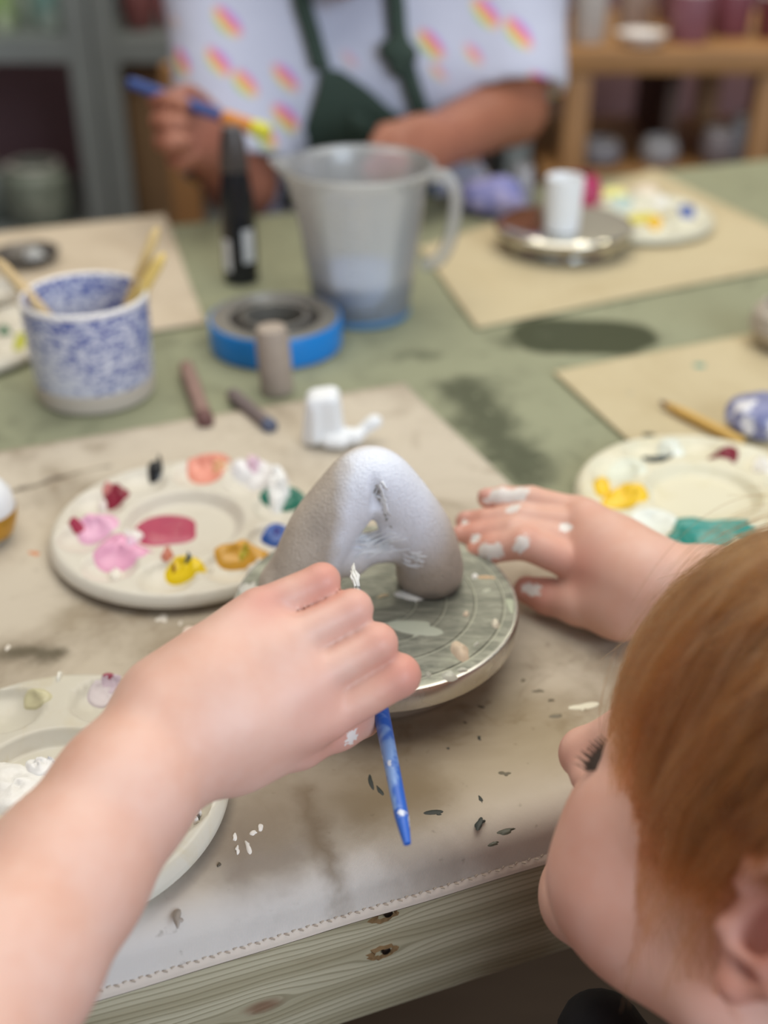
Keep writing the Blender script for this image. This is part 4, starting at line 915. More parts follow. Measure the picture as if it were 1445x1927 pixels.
fattr(me, 'lip', np.clip(1-np.abs(loc[:, 2]+0.059)/0.009, 0, 1)*np.clip((loc[:, 1]-0.078)/0.004, 0, 1)*np.clip((0.019-np.abs(loc[:, 0]))/0.004, 0, 1))
dab = np.full(len(co), -0.02)
for (x, y, r) in ((925, 934, 0.0042), (940, 932, 0.0045), (955, 930, 0.003), (912, 940, 0.003), (975, 924, 0.0042), (986, 922, 0.002), (963, 952, 0.0035), (1062, 991, 0.0032), (1068, 990, 0.002), (982, 1016, 0.003), (984, 1024, 0.0025), (976, 1036, 0.003), (904, 1036, 0.003), (915, 1042, 0.0042), (928, 1040, 0.0045), (934, 1030, 0.0025), (912, 1028, 0.003), (1002, 1108, 0.0035), (990, 1106, 0.0032), (873, 981, 0.002), (895, 1010, 0.0028), (668, 1389, 0.0028)):
    p = near_px(co, x, y)
    if p is not None: dab = np.maximum(dab, r-np.linalg.norm(co-p, axis=1))
fattr(me, 'dab', dab)
SK1 = skin_mat('child_skin', '#e2bbaa', '#cc7a6b', sss=0.10, warm='#dcad97')
KO = np.array(KR)
def kid_link(name, m_, mat_, parent=None): m_.transform(Matrix.Translation(-Vector(KR))); return link(name, m_, mat_, parent or child)
body_o = kid_link('body', me, SK1)
# nails of the steadying hand
for tip, dip in ((A(916, 938, 0.612), A(948, 936, 0.608)), (A(876, 981, 0.611), A(915, 980, 0.605)), (A(866, 1009, 0.604), A(900, 1009, 0.600)), (A(898, 1039, 0.595), A(928, 1032, 0.591))):
    ax = (tip-dip)/np.linalg.norm(tip-dip); up = np.array((0, -0.25, 1.0)); up -= ax*(up@ax); up /= np.linalg.norm(up); sd = np.cross(ax, up)
    bm = bmesh.new(); bmesh.ops.create_uvsphere(bm, u_segments=14, v_segments=8, radius=1)
    c0 = tip*0.85+dip*0.15+up*0.0050
    for v in bm.verts: v.co = Vector(c0+ax*v.co.x*0.0052+sd*v.co.y*0.0040+up*(v.co.z*0.0010-0.0016*v.co.y**2-0.0008*v.co.x**2))
    kid_link('fingernail', from_bm('fingernail', bm, True, 3), plain('#d9a394', 0.3))
# black top: the torso grown by a cloth's thickness
kt = Body(); kt.cap(nb+np.array((0, 0, -0.035)), (SL+CH)/2, 0.046, 0.056, 0.04); kt.cap(nb+np.array((0, 0, -0.035)), (SR_+CH)/2, 0.046, 0.056, 0.04); kt.cap(SL, SR_, 0.042, 0.042, 0.03); kt.cap(CH, PV, 0.091, 0.097, 0.05)
kt.cap(A(1130, 1945, 0.455), (0.12, 0.23, -0.12), 0.0175, 0.05, 0.02); kt.ball((0.105, 0.235, -0.12), 0.05, 0.03)
me, _ = kt.mesh('black_top', 0.005); smooth_mesh(me, 2); kid_link('black_top', me, simple('black_cloth', '#101014', 0.85, 0, 0.2, 200, 0.3))
kt = Body()
for s in (-1, 1):
    hip = PV+TU*0.06*s; kn = hip+TV*0.14+np.array((0, 0, -0.02)); ft = kn+np.array((0, 0, -0.27)); kt.cap(hip, kn, 0.069, 0.052, 0.02); kt.cap(kn, ft, 0.05, 0.04, 0.012)
me, _ = kt.mesh('leggings', 0.006); smooth_mesh(me, 2); kid_link('leggings', me, simple('dark_leggings', '#23252c', 0.85, 0, 0.2, 200))
# eyelashes and brow on both sides
lash = []; rg = random.Random(2)
for s in (-1, 1):
    for i in range(30):
        t = i/29; x = s*(0.019+0.024*t); a = np.array((x, 0.0785-0.006*t*t-0.002*(1-t), -0.003-0.001*t)); out = np.array((s*0.0045*t, 0.0085, -0.0038)); e = a+out*(0.8+0.4*rg.random())+np.array((rg.uniform(-1, 1)*0.0015, 0, 0.002))
        lash.append(tube_data([Vector(hd(a)), Vector(hd(a+out*0.55+np.array((0, 0, -0.001)))), Vector(hd(e))], [0.00032, 0.00026, 0.00008], 5, False))
kid_link('eyelashes', mesh('eyelashes', *join_data(lash)), plain('#3a2a20', 0.6))['kind'] = 'stuff'
br_ = []
for s in (-1, 1):
    for i in range(120):
        t = rg.random(); a = np.array((s*(0.012+0.036*t), 0.0835-0.0185*t*t-0.0035*t, 0.0205+0.005*math.sin(t*2.6)+rg.uniform(-1, 1)*0.0022)); e = a+np.array((s*0.006, -0.0015*t, 0.0012))
        br_.append(tube_data([Vector(hd(a)), Vector(hd(e))], [0.00025, 0.0001], 4, False))
kid_link('eyebrows', mesh('eyebrows', *join_data(br_)), plain('#7a4a28', 0.6))['kind'] = 'stuff'

# hair: a close cap over the skull plus many real strands combed from the crown
CC = np.array((0, -0.014, 0.03)); CR = np.array((0.069, 0.088, 0.078))
pole = np.array((0.30, -0.30, 0.90)); pole /= np.linalg.norm(pole)
e1 = np.cross(pole, (0, 1, 0)); e1 /= np.linalg.norm(e1); e1 = -e1; e2 = np.cross(pole, e1)
if e2[1] < 0: e2 = -e2
def surf(th, ph, off):
    d = pole*math.cos(th)+(e1*math.cos(ph)+e2*math.sin(ph))*math.sin(th); r = 1/math.sqrt(((d/CR)**2).sum()); return CC+d*(r+off)
cap_b = Body(); cap_b.ell(CC+np.array((0, -0.003, 0.002)), CR+0.0075, 0.01)
cap_b.ell((0, 0.085, -0.045), (0.078, 0.070, 0.078), 0.015, sub=True); cap_b.ell((-0.08, -0.008, -0.01), (0.024, 0.028, 0.036), 0.01, sub=True); cap_b.ell((0.08, -0.008, -0.01), (0.024, 0.028, 0.036), 0.01, sub=True); cap_b.ell((0, 0.02, -0.10), (0.12, 0.11, 0.062), 0.01, sub=True)
cw = Body().add(cap_b, HM, HO, HS); me, _ = cw.mesh('hair_cap', 0.0025); smooth_mesh(me, 2)
kid_link('hair_cap', me, simple('auburn_cap', '#6b3d1c', 0.6, 0, 0.3, 120, 0.5))
rgn = np.random.default_rng(11)
strands, srad, tone = [], [], []
NP = 14
def zend(ph_dir):
    """how far down a lock reaches, by where it ends up around the head"""
    x, y = ph_dir
    if y > 0.35: return rgn.normal(0.016, 0.010) if x > -0.35 else rgn.normal(-0.030, 0.022)
    if y > -0.15: return rgn.normal(-0.045, 0.02)
    return rgn.normal(-0.05, 0.015)
nclump = 520
for ci in range(nclump):
    ph = rgn.uniform(0, 2*math.pi); th0 = abs(rgn.normal(0, 0.5)); sw = rgn.normal(0.0, 0.16); off0 = rgn.uniform(0.006, 0.013); wav = rgn.normal(0, 0.05); ze = None
    # clump guide until it reaches its lower end
    pts = []; lift = rgn.uniform(0, 0.004)
    th = th0; 
    dirv = e1*math.cos(ph)+e2*math.sin(ph); dh = dirv[:2]/np.linalg.norm(dirv[:2]); ze = zend(dh)
    while th < 2.6:
        p = surf(th, ph+sw*(th-th0)+wav*math.sin(3*(th-th0)), off0+lift*math.sin(min(th, 1.5)))
        pts.append(p)
        if p[2] < ze and th > th0+0.35: break
        if abs(p[0]) > 0.058 and -0.040 < p[1] < 0.010 and p[2] < 0.016: break
        th += 0.05
    if len(pts) < 6: continue
    ct = rgn.beta(1.6, 1.6)
    G = spline(pts, NP); n = 44
    jit = rgn.normal(size=(n, 3))*0.0042; tip = rgn.normal(size=(n, 3))*0.0018; cut = rgn.uniform(0.72, 1.06, n)
    for k in range(n):
        tt = np.linspace(0, 1, NP); g_ = spline(pts, NP) if cut[k] > 1 else spline(pts[:max(4, int(len(pts)*cut[k]))], NP)
        s_ = g_+jit[k]*(1-tt[:, None]*0.65)+tip[k]*tt[:, None]+0.0009*np.sin(tt[:, None]*7+jit[k]*900)
        strands.append(s_); srad.append(rgn.uniform(0.00011, 0.00017)); tone.append(ct)
# loose flyaway hairs and thin wisps round the face
for k in range(150):
    ph = rgn.uniform(0, 2*math.pi); th0 = rgn.uniform(0.2, 0.9); L = rgn.uniform(0.6, 1.3); lift = rgn.uniform(0.010, 0.030); s_ = []
    for t in np.linspace(0, 1, NP): s_.append(surf(th0+L*t, ph+0.35*math.sin(3*t+k)*t, 0.009+lift*t*t*1.1+0.002*math.sin(5*t+k)))
    strands.append(np.array(s_)); srad.append(0.00010)
for k in range(46):                                          # fine strands hanging ahead of the fringe
    ph0 = rgn.uniform(1.7, 2.6); s_ = []; out = rgn.uniform(0.012, 0.034); dn = rgn.uniform(0.03, 0.075)
    a = surf(0.9, ph0, 0.009)
    for t in np.linspace(0, 1, NP): q = surf(0.9+0.55*t, ph0+0.08*math.sin(4*t+k), 0.010+out*math.sin(t*1.9)); s_.append(q-np.array((0, 0, dn*t*t*t)))
    strands.append(np.array(s_)); srad.append(0.00011)
for k in range(420):                                         # wisps lying over temple and cheek in front of the ear
    y0 = rgn.uniform(0.0, 0.055); a = np.array((-0.067+0.35*max(0, y0-0.03), y0, rgn.uniform(0.02, 0.035))); L = abs(rgn.normal(0.045, 0.02)); s_ = []; bx = rgn.normal(0, 0.012); g0 = rgn.normal(0, 0.3)
    for t in np.linspace(0, 1, NP):
        y = a[1]+bx*t*t+0.012*math.sin(2.5*t+g0)*t-0.012*t*t; z = a[2]-L*t
        xs = -0.0655+0.9*max(0, y-0.022)**1.25-0.004*math.sin(math.pi*min(1, max(0, (0.02-z)/0.07)))*0+0.14*max(0, -z-0.03)
        s_.append(np.array((xs-0.0035*(1-0.5*t)+rgn.normal(0, 0.0002), y, z)))
    strands.append(np.array(s_)); srad.append(0.00012)
tone += [0.75]*(len(strands)-len(tone))
ST = np.array(strands)@(HM.T*HS)+HO-KO
hc = bpy.data.hair_curves.new('hair'); hc.add_curves([NP]*len(ST))
hc.attributes['position'].data.foreach_set('vector', ST.astype(np.float32).ravel())
ra = hc.attributes.get('radius') or hc.attributes.new('radius', 'FLOAT', 'POINT')
ra.data.foreach_set('value', (np.repeat(np.array(srad), NP)*np.tile(np.linspace(1, 0.45, NP), len(ST))).astype(np.float32))
hc.attributes.new('tone', 'FLOAT', 'CURVE').data.foreach_set('value', np.array(tone, np.float32))
g = NT('auburn_hair', '#a5622c', 0.35); hi = g.node('ShaderNodeHairInfo'); ph_ = g.node('ShaderNodeBsdfHairPrincipled')
colr = g.mix(g.math('ADD', g.math('MULTIPLY', hi.outputs['Random'], 0.3), g.math('MULTIPLY', g.attr('tone'), 0.7)), '#4f2a14', '#b06e3a'); colr = g.mix(g.math('MULTIPLY', g.step(g.noise(45, 3), 0.45, 0.7), 0.6), colr, '#45250f')
g.t.links.new(colr, ph_.inputs['Color']); ph_.inputs['Roughness'].default_value = 0.38; ph_.inputs['Radial Roughness'].default_value = 0.5
g.t.links.new(ph_.outputs[0], g.t.nodes['Material Output'].inputs[0])
hair_o = bpy.data.objects.new('hair', hc); COL.objects.link(hair_o); hc.materials.append(g.m); hair_o.parent = child
tag(hair_o, 'auburn hair combed from the crown over temple and forehead', kind='stuff')

# --- brush in the child's hand
bt, be = atd(663, 1063, 0.500), atd(766, 1588, 0.412); ax = be-bt; BL = np.linalg.norm(ax); ax = Vector(ax/BL)
brush = empty('paintbrush', tuple(bt), 0, 'thin blue paintbrush with worn handle in the painting hand', 'brush')
def along(s_): return ax*s_
g = NT('worn_blue_paint', '#3f74c9', 0.35); f = g.step(g.noise(70, 3, 0.6, g.co(scale=(1, 1, 1)), 0.4), 0.48, 0.6); g.set('Base Color', g.mix(f, '#3168c4', '#8fb0de')); 
f2 = g.step(g.noise(170, 3, 0.6), 0.62, 0.68); g.t.links.new(g.mix(f2, g.mix(f, '#2f66c3', '#86aade'), '#dfe6f2'), g.b.inputs['Base Color'])
vs, fs = tube_data([along(s_) for s_ in (0.036, 0.05, 0.08, 0.12, BL-0.006, BL)], [0.0024, 0.0030, 0.0031, 0.0026, 0.0021, 0.0014], 14); link('handle', sharp(mesh('handle', vs, fs), 1.0), g.m, brush)
vs, fs = tube_data([along(s_) for s_ in (0.013, 0.016, 0.03, 0.037)], [0.0016, 0.0020, 0.0024, 0.0025], 14); link('ferrule', mesh('ferrule', vs, fs), M['steel'], brush)
bh = [tube_data([along(0.014)+Vector((rg.gauss(0, 0.0006), rg.gauss(0, 0.0006), rg.gauss(0, 0.0006))), along(0.007)+Vector((rg.gauss(0, 0.0007), rg.gauss(0, 0.0007), rg.gauss(0, 0.0007))), along(rg.uniform(0, 0.002))+Vector((rg.gauss(0, 0.0003),)*3)], [0.0006, 0.0007, 0.0002], 6) for _ in range(26)]
link('bristles', mesh('bristles', *join_data(bh)), simple('paint_loaded_bristles', '#e6e6e2', 0.35, 0, 0.12, 400, 0.2), brush)['label'] = 'bristles loaded with white paint'

# --- adult across the table
AM = np.array([[-1, 0, 0], [0, -0.90, -0.436], [0, -0.436, 0.90]]).T
AM = np.column_stack([(-1, 0, 0), (0, -0.90, -0.436), (0, -0.436, 0.90)]); AS = 1.12
AO = np.array((-0.04, 1.245, 0.335))
woman = empty('person', (-0.02, 1.36, -0.75), 0, 'seated adult in white rainbow print shirt and dark green apron holding a blue brush', 'person'); WO = np.array((-0.02, 1.36, -0.75))
def w_link(name, m_, mat_, parent=None): m_.transform(Matrix.Translation(-Vector(WO))); return link(name, m_, mat_, parent or woman)
aSL, aSR = np.array((0.125, 1.335, 0.215)), np.array((-0.168, 1.335, 0.215)); aC = np.array((-0.02, 1.335, 0.10)); aP = np.array((-0.02, 1.42, -0.28))
eL, eR = A(962, 205, 1.225), A(455, 345, 1.215)
hL, hR = A(812, 272, 1.135), A(392, 268, 1.135)
def torso(b, g_):
    b.cap(aSL, aSR, 0.052+g_, 0.052+g_, 0.03); b.cap((0.05, 1.33, 0.11), (-0.09, 1.33, 0.11), 0.092+g_, 0.092+g_, 0.06); b.cap((0.05, 1.37, -0.08), (-0.09, 1.37, -0.08), 0.085+g_, 0.085+g_, 0.06); b.cap((0.05, 1.42, -0.26), (-0.09, 1.42, -0.26), 0.095+g_, 0.095+g_, 0.06)
adult = Body(); adult.add(head_body(0.8), AM, AO, AS); adult.cap(AO+AM@np.array((0, -0.03, -0.07)), (-0.02, 1.335, 0.20), 0.05, 0.056, 0.03); torso(adult, 0.0)
adult.cap(aSL, eL, 0.046, 0.036, 0.03); adult.cap(eL, hL, 0.036, 0.026, 0.01); adult.cap(aSR, eR, 0.046, 0.036, 0.03); adult.cap(eR, hR, 0.034, 0.026, 0.01)
hand(adult, hL, [A(768, 240, 1.10), A(752, 258, 1.095), A(745, 280, 1.092), A(752, 300, 1.095)],
     [[A(722, 248, 1.088), A(712, 268, 1.085), A(716, 284, 1.09)], [A(712, 266, 1.08), A(706, 286, 1.08), A(712, 300, 1.088)], [A(712, 288, 1.078), A(710, 308, 1.08), A(722, 318, 1.088)], [A(726, 312, 1.082), A(728, 326, 1.086), A(740, 328, 1.092)]],
     [A(790, 300, 1.12), A(760, 318, 1.11), A(738, 320, 1.10), A(724, 314, 1.095)], 0.024, [0.010]*4, [[0.0092, 0.0084, 0.0078, 0.007]]*4+[[0.013, 0.0115, 0.010, 0.0085]])
hand(adult, hR, [A(352, 290, 1.10), A(335, 262, 1.095), A(330, 232, 1.095), A(338, 202, 1.10)],
     [[A(330, 300, 1.08), A(345, 306, 1.062), A(365, 296, 1.06)], [A(306, 266, 1.07), A(322, 272, 1.05), A(350, 268, 1.05)], [A(300, 228, 1.07), A(316, 232, 1.05), A(345, 232, 1.05)], [A(296, 190, 1.075), A(318, 190, 1.055), A(345, 196, 1.05)]],
     [A(392, 230, 1.12), A(372, 196, 1.105), A(356, 182, 1.085), A(340, 178, 1.07)], 0.025, [0.0105]*4, [[0.0098, 0.009, 0.0084, 0.0075]]*4+[[0.014, 0.0125, 0.011, 0.009]])
for s in (-1, 1):
    hip = aP+np.array((s*0.08, 0, -0.03)); kn = hip+np.array((s*0.05, -0.36, -0.01)); ft = kn+np.array((0, 0.02, -0.39)); adult.cap(hip, kn, 0.072, 0.052, 0.03); adult.cap(kn, ft, 0.05, 0.034, 0.012); adult.cap(ft, ft+np.array((0, -0.12, -0.01)), 0.032, 0.026, 0.012)
me, co = adult.mesh('body', 0.004); smooth_mesh(me, 1); co = co_of(me)
for nm in ('blush', 'lip'): fattr(me, nm, np.zeros(len(co)))
fattr(me, 'dab', np.full(len(co), -0.02)); loc = ((co-AO)@AM)/AS
me.attributes['lip'].data.foreach_set('value', (np.clip(1-np.abs(loc[:, 2]+0.059)/0.009, 0, 1)*np.clip((loc[:, 1]-0.076)/0.004, 0, 1)*np.clip((0.02-np.abs(loc[:, 0]))/0.004, 0, 1)).astype(np.float32))
hb = np.exp(-((co-hR)**2).sum(1)/0.09**2)*0.6+np.exp(-((co-hL)**2).sum(1)/0.07**2)*0.3; me.attributes['blush'].data.foreach_set('value', hb.astype(np.float32))
w_link('body', me, skin_mat('adult_skin', '#a06a50', '#b8786a', sss=0.0, warm='#96614a'))
def sdf_obj(name, b, h, mat_, it=2):
    m_, _ = b.mesh(name, h); smooth_mesh(m_, it); return w_link(name, m_, mat_)
# shirt with small scattered rainbow prints
sh = Body(); torso(sh, 0.010); mL = aSL*0.18+eL*0.82; mR = aSR*0.12+eR*0.88
sh.cap(aSL, mL, 0.06, 0.060, 0.03); sh.cap(aSR, mR, 0.060, 0.064, 0.03)
dL = (eL-aSL)/np.linalg.norm(eL-aSL); dR = (eR-aSR)/np.linalg.norm(eR-aSR)
sh.cap(mL+dL*0.075, mL+dL*0.2, 0.082, 0.082, 0.006, True); sh.cap(mR+dR*0.075, mR+dR*0.2, 0.082, 0.082, 0.006, True)
sh.cap((-0.02, 1.31, 0.235), (-0.02, 1.29, 0.33), 0.062, 0.07, 0.01, True)
g = NT('rainbow_print_cotton', '#e3e4ee', 0.9, spec=0.15); v = g.warp(g.co(), 20, 0.004)
vo = g.node('ShaderNodeTexVoronoi', {'Vector': v, 'Scale': 20.0, 'Randomness': 0.8}, feature='F1')
dv = g.node('ShaderNodeVectorMath', {0: g.node('ShaderNodeVectorMath', {0: v, 'Scale': 20.0}, operation='SCALE').outputs[0], 1: g.node('ShaderNodeVectorMath', {0: vo.outputs['Position'], 'Scale': 20.0}, operation='SCALE').outputs[0]}, operation='SUBTRACT')
sx = g.node('ShaderNodeSeparateXYZ', {0: dv.outputs[0]}); tt = g.math('ADD', g.math('MULTIPLY', g.math('ADD', sx.outputs[0], sx.outputs[2]), 1.9), 0.5, clamp=True)
rp_ = g.node('ShaderNodeValToRGB', {0: tt}); cr = rp_.color_ramp
for p_, c_ in ((0.08, '#9fca6c'), (0.3, '#f0d06a'), (0.5, '#f59b62'), (0.7, '#ee5fae'), (0.92, '#b48be0')):
    e = cr.elements.new(p_); e.color = hexc(c_)
cr.elements.remove(cr.elements[0]); cr.elements.remove(cr.elements[-1])
A1 = g.math('MULTIPLY', g.math('ADD', sx.outputs[0], sx.outputs[2]), 1.05); B1 = g.math('MULTIPLY', g.math('SUBTRACT', sx.outputs[0], sx.outputs[2]), 0.55); D1 = g.math('MULTIPLY', sx.outputs[1], 0.8)
rd = g.math('SQRT', g.math('ADD', g.math('ADD', g.math('MULTIPLY', A1, A1), g.math('MULTIPLY', B1, B1)), g.math('MULTIPLY', D1, D1)))
mk = g.math('SUBTRACT', 1.0, g.step(rd, 0.20, 0.36))
g.set('Base Color', g.mix(g.math('MULTIPLY', mk, 0.92), '#c6c9db', rp_.outputs[0])); g.bump(g.noise(14, 3), 0.5, 0.01)
shirt = sdf_obj('shirt', sh, 0.005, g.m)
# apron: bib, waist panel and straps laid on the chest
ap = Body(); torso(ap, 0.014)
def hit(x, y):
    d = _ray(x, y); d /= np.linalg.norm(d); t = 0.9
    for _ in range(40): t += float(ap.eval((C_+d*t)[None, :])[0])*0.8
    return C_+d*t
def sheet(name, rows, m_, th=0.004):
    n = len(rows[0]); vs = []; 
    for r in rows:
        for p in r: vs.append(np.array(p)-np.array((0, 0.004, 0)))
    k = len(rows); fs = [(j*n+i, j*n+i+1, (j+1)*n+i+1, (j+1)*n+i) for j in range(k-1) for i in range(n-1)]; N_ = len(vs)
    vs2 = [p+np.array((0, th, 0)) for p in vs]; fs2 = [tuple(N_+q for q in f[::-1]) for f in fs]
    rim = list(range(n))+[j*n+n-1 for j in range(1, k)]+[(k-1)*n+i for i in range(n-2, -1, -1)]+[j*n for j in range(k-2, 0, -1)]
    return mesh(name, vs+vs2, fs+fs2+[(rim[q], N_+rim[q], N_+rim[(q+1) % len(rim)], rim[(q+1) % len(rim)]) for q in range(len(rim))])
apm = simple('dark_green_apron', '#35463d', 0.85, 0, 0.12, 40, 0.3)
L_ = spline([(606, 128), (590, 190), (566, 260), (545, 330), (530, 390)], 14); Rr = spline([(640, 132), (690, 165), (735, 205), (800, 260), (820, 390)], 14)
me = sheet('apron', [[hit(*(a*(1-t)+b*t)) for t in np.linspace(0, 1, 12)] for a, b in zip(L_, Rr)], apm); apron = w_link('apron', me, apm)
def strap(pts, w): P_ = spline(pts, 16); return sheet('apron_strap', [[hit(p[0]-w/2, p[1]), hit(p[0], p[1]), hit(p[0]+w/2, p[1])] for p in P_], apm, 0.005)
for pts, w in (([(566, -60), (568, 0), (585, 60), (604, 130)], 36), ([(735, -60), (744, 0), (750, 70), (772, 150), (796, 225)], 36)):
    m_ = strap(pts, w); o = w_link('apron_strap', m_, apm); 
kn_ = Body(); p = hit(750, 92); kn_.cap(p+np.array((-0.008, -0.008, 0)), p+np.array((0.009, -0.008, -0.004)), 0.012, 0.011, 0.004); kn_.cap(p+np.array((0.002, -0.008, 0.01)), p+np.array((0, -0.01, -0.016)), 0.009, 0.010, 0.004)
sdf_obj('strap_knot', kn_, 0.003, apm)
pk = spline([(660, 205), (700, 225), (748, 262)], 8); me = sheet('apron_pocket', [[hit(x, y+q)-np.array((0, 0.004, 0)) for x, y in pk] for q in (0, 30, 70, 100)], apm); w_link('apron_pocket', me, apm)
ad_t = Body()
for s in (-1, 1):
    hip = aP+np.array((s*0.08, 0, -0.03)); kn = hip+np.array((s*0.05, -0.36, -0.01)); ft = kn+np.array((0, 0.02, -0.36)); ad_t.cap(hip, kn, 0.084, 0.062, 0.03); ad_t.cap(kn, ft, 0.06, 0.05, 0.012)
sdf_obj('trousers', ad_t, 0.007, simple('dark_trousers', '#2a2326', 0.85, 0, 0.2, 100))
hcap = Body(); hcap.ell(CC+np.array((0, -0.004, 0.004)), CR+0.014, 0.01); hcap.cap((0, -0.09, 0.03), (0, -0.12, 0.0), 0.03, 0.02, 0.02); hcap.ell((0, 0.09, -0.03), (0.066, 0.06, 0.085), 0.02, sub=True); hcap.ell((0, 0.02, -0.10), (0.13, 0.12, 0.06), 0.01, sub=True)
sdf_obj('hair', Body().add(hcap, AM, AO, AS), 0.004, simple('dark_brown_hair', '#3a2419', 0.5, 0, 0.3, 160, 0.6))
# her brush: blue handle, orange ferrule, yellow tip
q0, q1 = A(246, 156, 1.075), A(505, 250, 1.03); ax2 = Vector(q1-q0); L2 = ax2.length; ax2.normalize()
b2_ = empty('paintbrush', tuple(q0), 0, 'blue brush with orange ferrule and yellow paint held by the adult', 'brush')
for nm, (a_, b_), (ra, rb), m_ in (('handle', (0, 0.70), (0.0050, 0.0058), plain('#34508f', 0.4)), ('ferrule', (0.69, 0.91), (0.0062, 0.0066), plain('#d98a3c', 0.4)), ('bristles', (0.90, 1.0), (0.0072, 0.0074), plain('#d9d23e', 0.5))):
    vs, fs = tube_data([ax2*(L2*(a_+(b_-a_)*t)) for t in (0, 0.4, 0.8, 1.0)], [ra, (ra+rb)/2, rb, rb*0.85], 14); link(nm, sharp(mesh(nm, vs, fs), 1.0), m_, b2_)
p = A(722, 312, 1.07); rc = empty('red_clay_piece', tuple(p-np.array((0, 0, 0.02))), 0, 'small dull red clay piece held in front of the apron', 'clay')
bmr = Body(); bmr.cap((-0.010, 0, 0.016), (0.012, 0.004, 0.02), 0.011, 0.012, 0.006); bmr.ball((0.0, 0.0, 0.028), 0.009, 0.008); m_, _ = bmr.mesh('clay_body', 0.0025); smooth_mesh(m_, 2); link('clay_body', m_, plain('#a8525a', 0.6), rc)

# ------------------------------------------------------------------ furniture behind
def yb(x, y, Y): return atz(x, y, Y)
def post_pt(x, Y): return float(yb(x, 200, Y)[0])
# metal shelving, two bays side by side
SY = 1.85
def rack(name_label, x0, x1, posts, levels):
    r = empty('metal_shelf', ((x0+x1)/2, SY+0.17, -0.75), 0, name_label, 'shelf', 'grey metal shelving units')
    for px_ in posts:
        for dy in (-0.17, 0.17):
            bm = bmesh.new(); sx_ = 1 if px_ < (x0+x1)/2 else -1
            box_bm(bm, (px_-(x0+x1)/2, dy, 0.75), (0.036, 0.003, 1.5)); box_bm(bm, (px_-(x0+x1)/2-sx_*0.0165, dy+(0.018 if dy < 0 else -0.018), 0.75), (0.003, 0.036, 1.5)); link('post', from_bm('post', bm), M['galv'], r)
    for z in levels:
        bm = bmesh.new(); w = x1-x0-0.006; box_bm(bm, (0, 0, z+0.75-0.002), (w, 0.34, 0.004)); box_bm(bm, (0, -0.169, z+0.75-0.017), (w, 0.003, 0.034)); box_bm(bm, (0, 0.169, z+0.75-0.017), (w, 0.003, 0.034)); link('shelf_board', from_bm('shelf_board', bm), M['galv'], r)
    return r
xa, xb = post_pt(163, SY), post_pt(212, SY)
LV = (0.052, -0.245, -0.62, 0.40)
rack('grey metal shelving unit at the left with greenish pots', xa-0.86, xa+0.018, (xa-0.84, xa), LV)
xe = post_pt(980, SY); rack('grey metal shelving unit behind the seated adult', xb-0.018, xe+0.018, (xb, xe), LV)
def ware(name, label, x, y, Y, w, h, col, z, kind='pot', cat='pot', group=None, mat_=None):
    p = yb(x, y, Y); r = pxm(w, depth_of(p))/2; h = pxm(h, depth_of(p))*1.06
    prof = {'pot': [(0, 0), (r*0.7, 0), (r*0.9, h*0.15), (r, h*0.45), (r*0.93, h*0.8), (r*0.72, h*0.93), (r*0.75, h), (r*0.62, h), (r*0.6, h*0.9), (r*0.8, h*0.5), (0, h*0.1)],
            'cup': [(0, 0), (r*0.82, 0), (r*0.9, h*0.08), (r, h*0.96), (r*0.98, h), (r*0.88, h), (r*0.86, h*0.9), (r*0.75, h*0.12), (0, h*0.08)],
            'plate': [(0, 0), (r*0.6, 0), (r*0.95, h*0.7), (r, h), (r*0.9, h), (r*0.55, h*0.3), (0, h*0.3)]}[kind]
    root = empty(name, (p[0], Y, z), 0, label, cat, group); link(name+'_body', lathe(name+'_body', prof, 36), mat_ or plain(col, 0.4), root)
    if kind != 'plate':
        rr = prof[-5 if kind == 'cup' else -5][0]; z1 = h
        link('rim', lathe('rim', [(r*(0.99 if kind == 'cup' else 0.74), h*0.965), (r*(1.0 if kind == 'cup' else 0.77), h*0.985), (r*(0.97 if kind == 'cup' else 0.72), h*1.012), (r*(0.87 if kind == 'cup' else 0.62), h*1.0)], 36), plain('#d8d2c8', 0.4), root)
    return root
def greened(nm, c1, c2): g = NT(nm, c1, 0.4); g.set('Base Color', g.mix(g.step(g.noise(14, 3), 0.42, 0.6), c1, c2)); return g.m
g1 = greened('green_glaze', '#7da39a', '#b9c4b8')
ware('glazed_pot', 'mint green glazed pot on the upper left metal shelf', 98, 40, SY+0.08, 64, 92, '#8fae9f', LV[0]+0.001, mat_=g1)
ware('glazed_pot', 'leaf green jar at the left end of the upper metal shelf', 8, 40, SY+0.08, 56, 100, '#9ab878', LV[0]+0.001, mat_=greened('leaf_glaze', '#93b06a', '#c4cfb0'))
ware('glazed_pot', 'pale sage jar between the mint pot and the leaf green jar', 54, 40, SY+0.12, 34, 96, '#b8c4b4', LV[0]+0.001)
ware('glazed_pot', 'large grey green speckled pot on the lower left metal shelf', 75, 385, SY+0.06, 128, 104, '#8e998b', LV[1]+0.001, mat_=greened('grey_green_glaze', '#7d8678', '#a3aa9a'))
ware('glazed_pot', 'dark grey pot at the left end of the lower metal shelf', -10, 385, SY+0.08, 90, 90, '#6c726c', LV[1]+0.001)
ware('terracotta_pot', 'dusky red pot on the metal shelf behind the brush hand', 262, 40, SY+0.08, 62, 80, '#7d4a48', LV[0]+0.001)
ware('terracotta_pot', 'pinkish pot beside the dusky red pot on the metal shelf', 325, 40, SY+0.1, 60, 86, '#a86e70', LV[0]+0.001)
ware('terracotta_pot', 'brown pot half hidden behind the adult shoulder on the metal shelf', 378, 40, SY+0.1, 44, 80, '#6a4a40', LV[0]+0.001)
p = yb(289, 300, SY); bx_ = empty('cardboard_box', (p[0], SY+0.12, LV[1]+0.001), 0, 'tall brown cardboard box standing on the lower metal shelf', 'box')
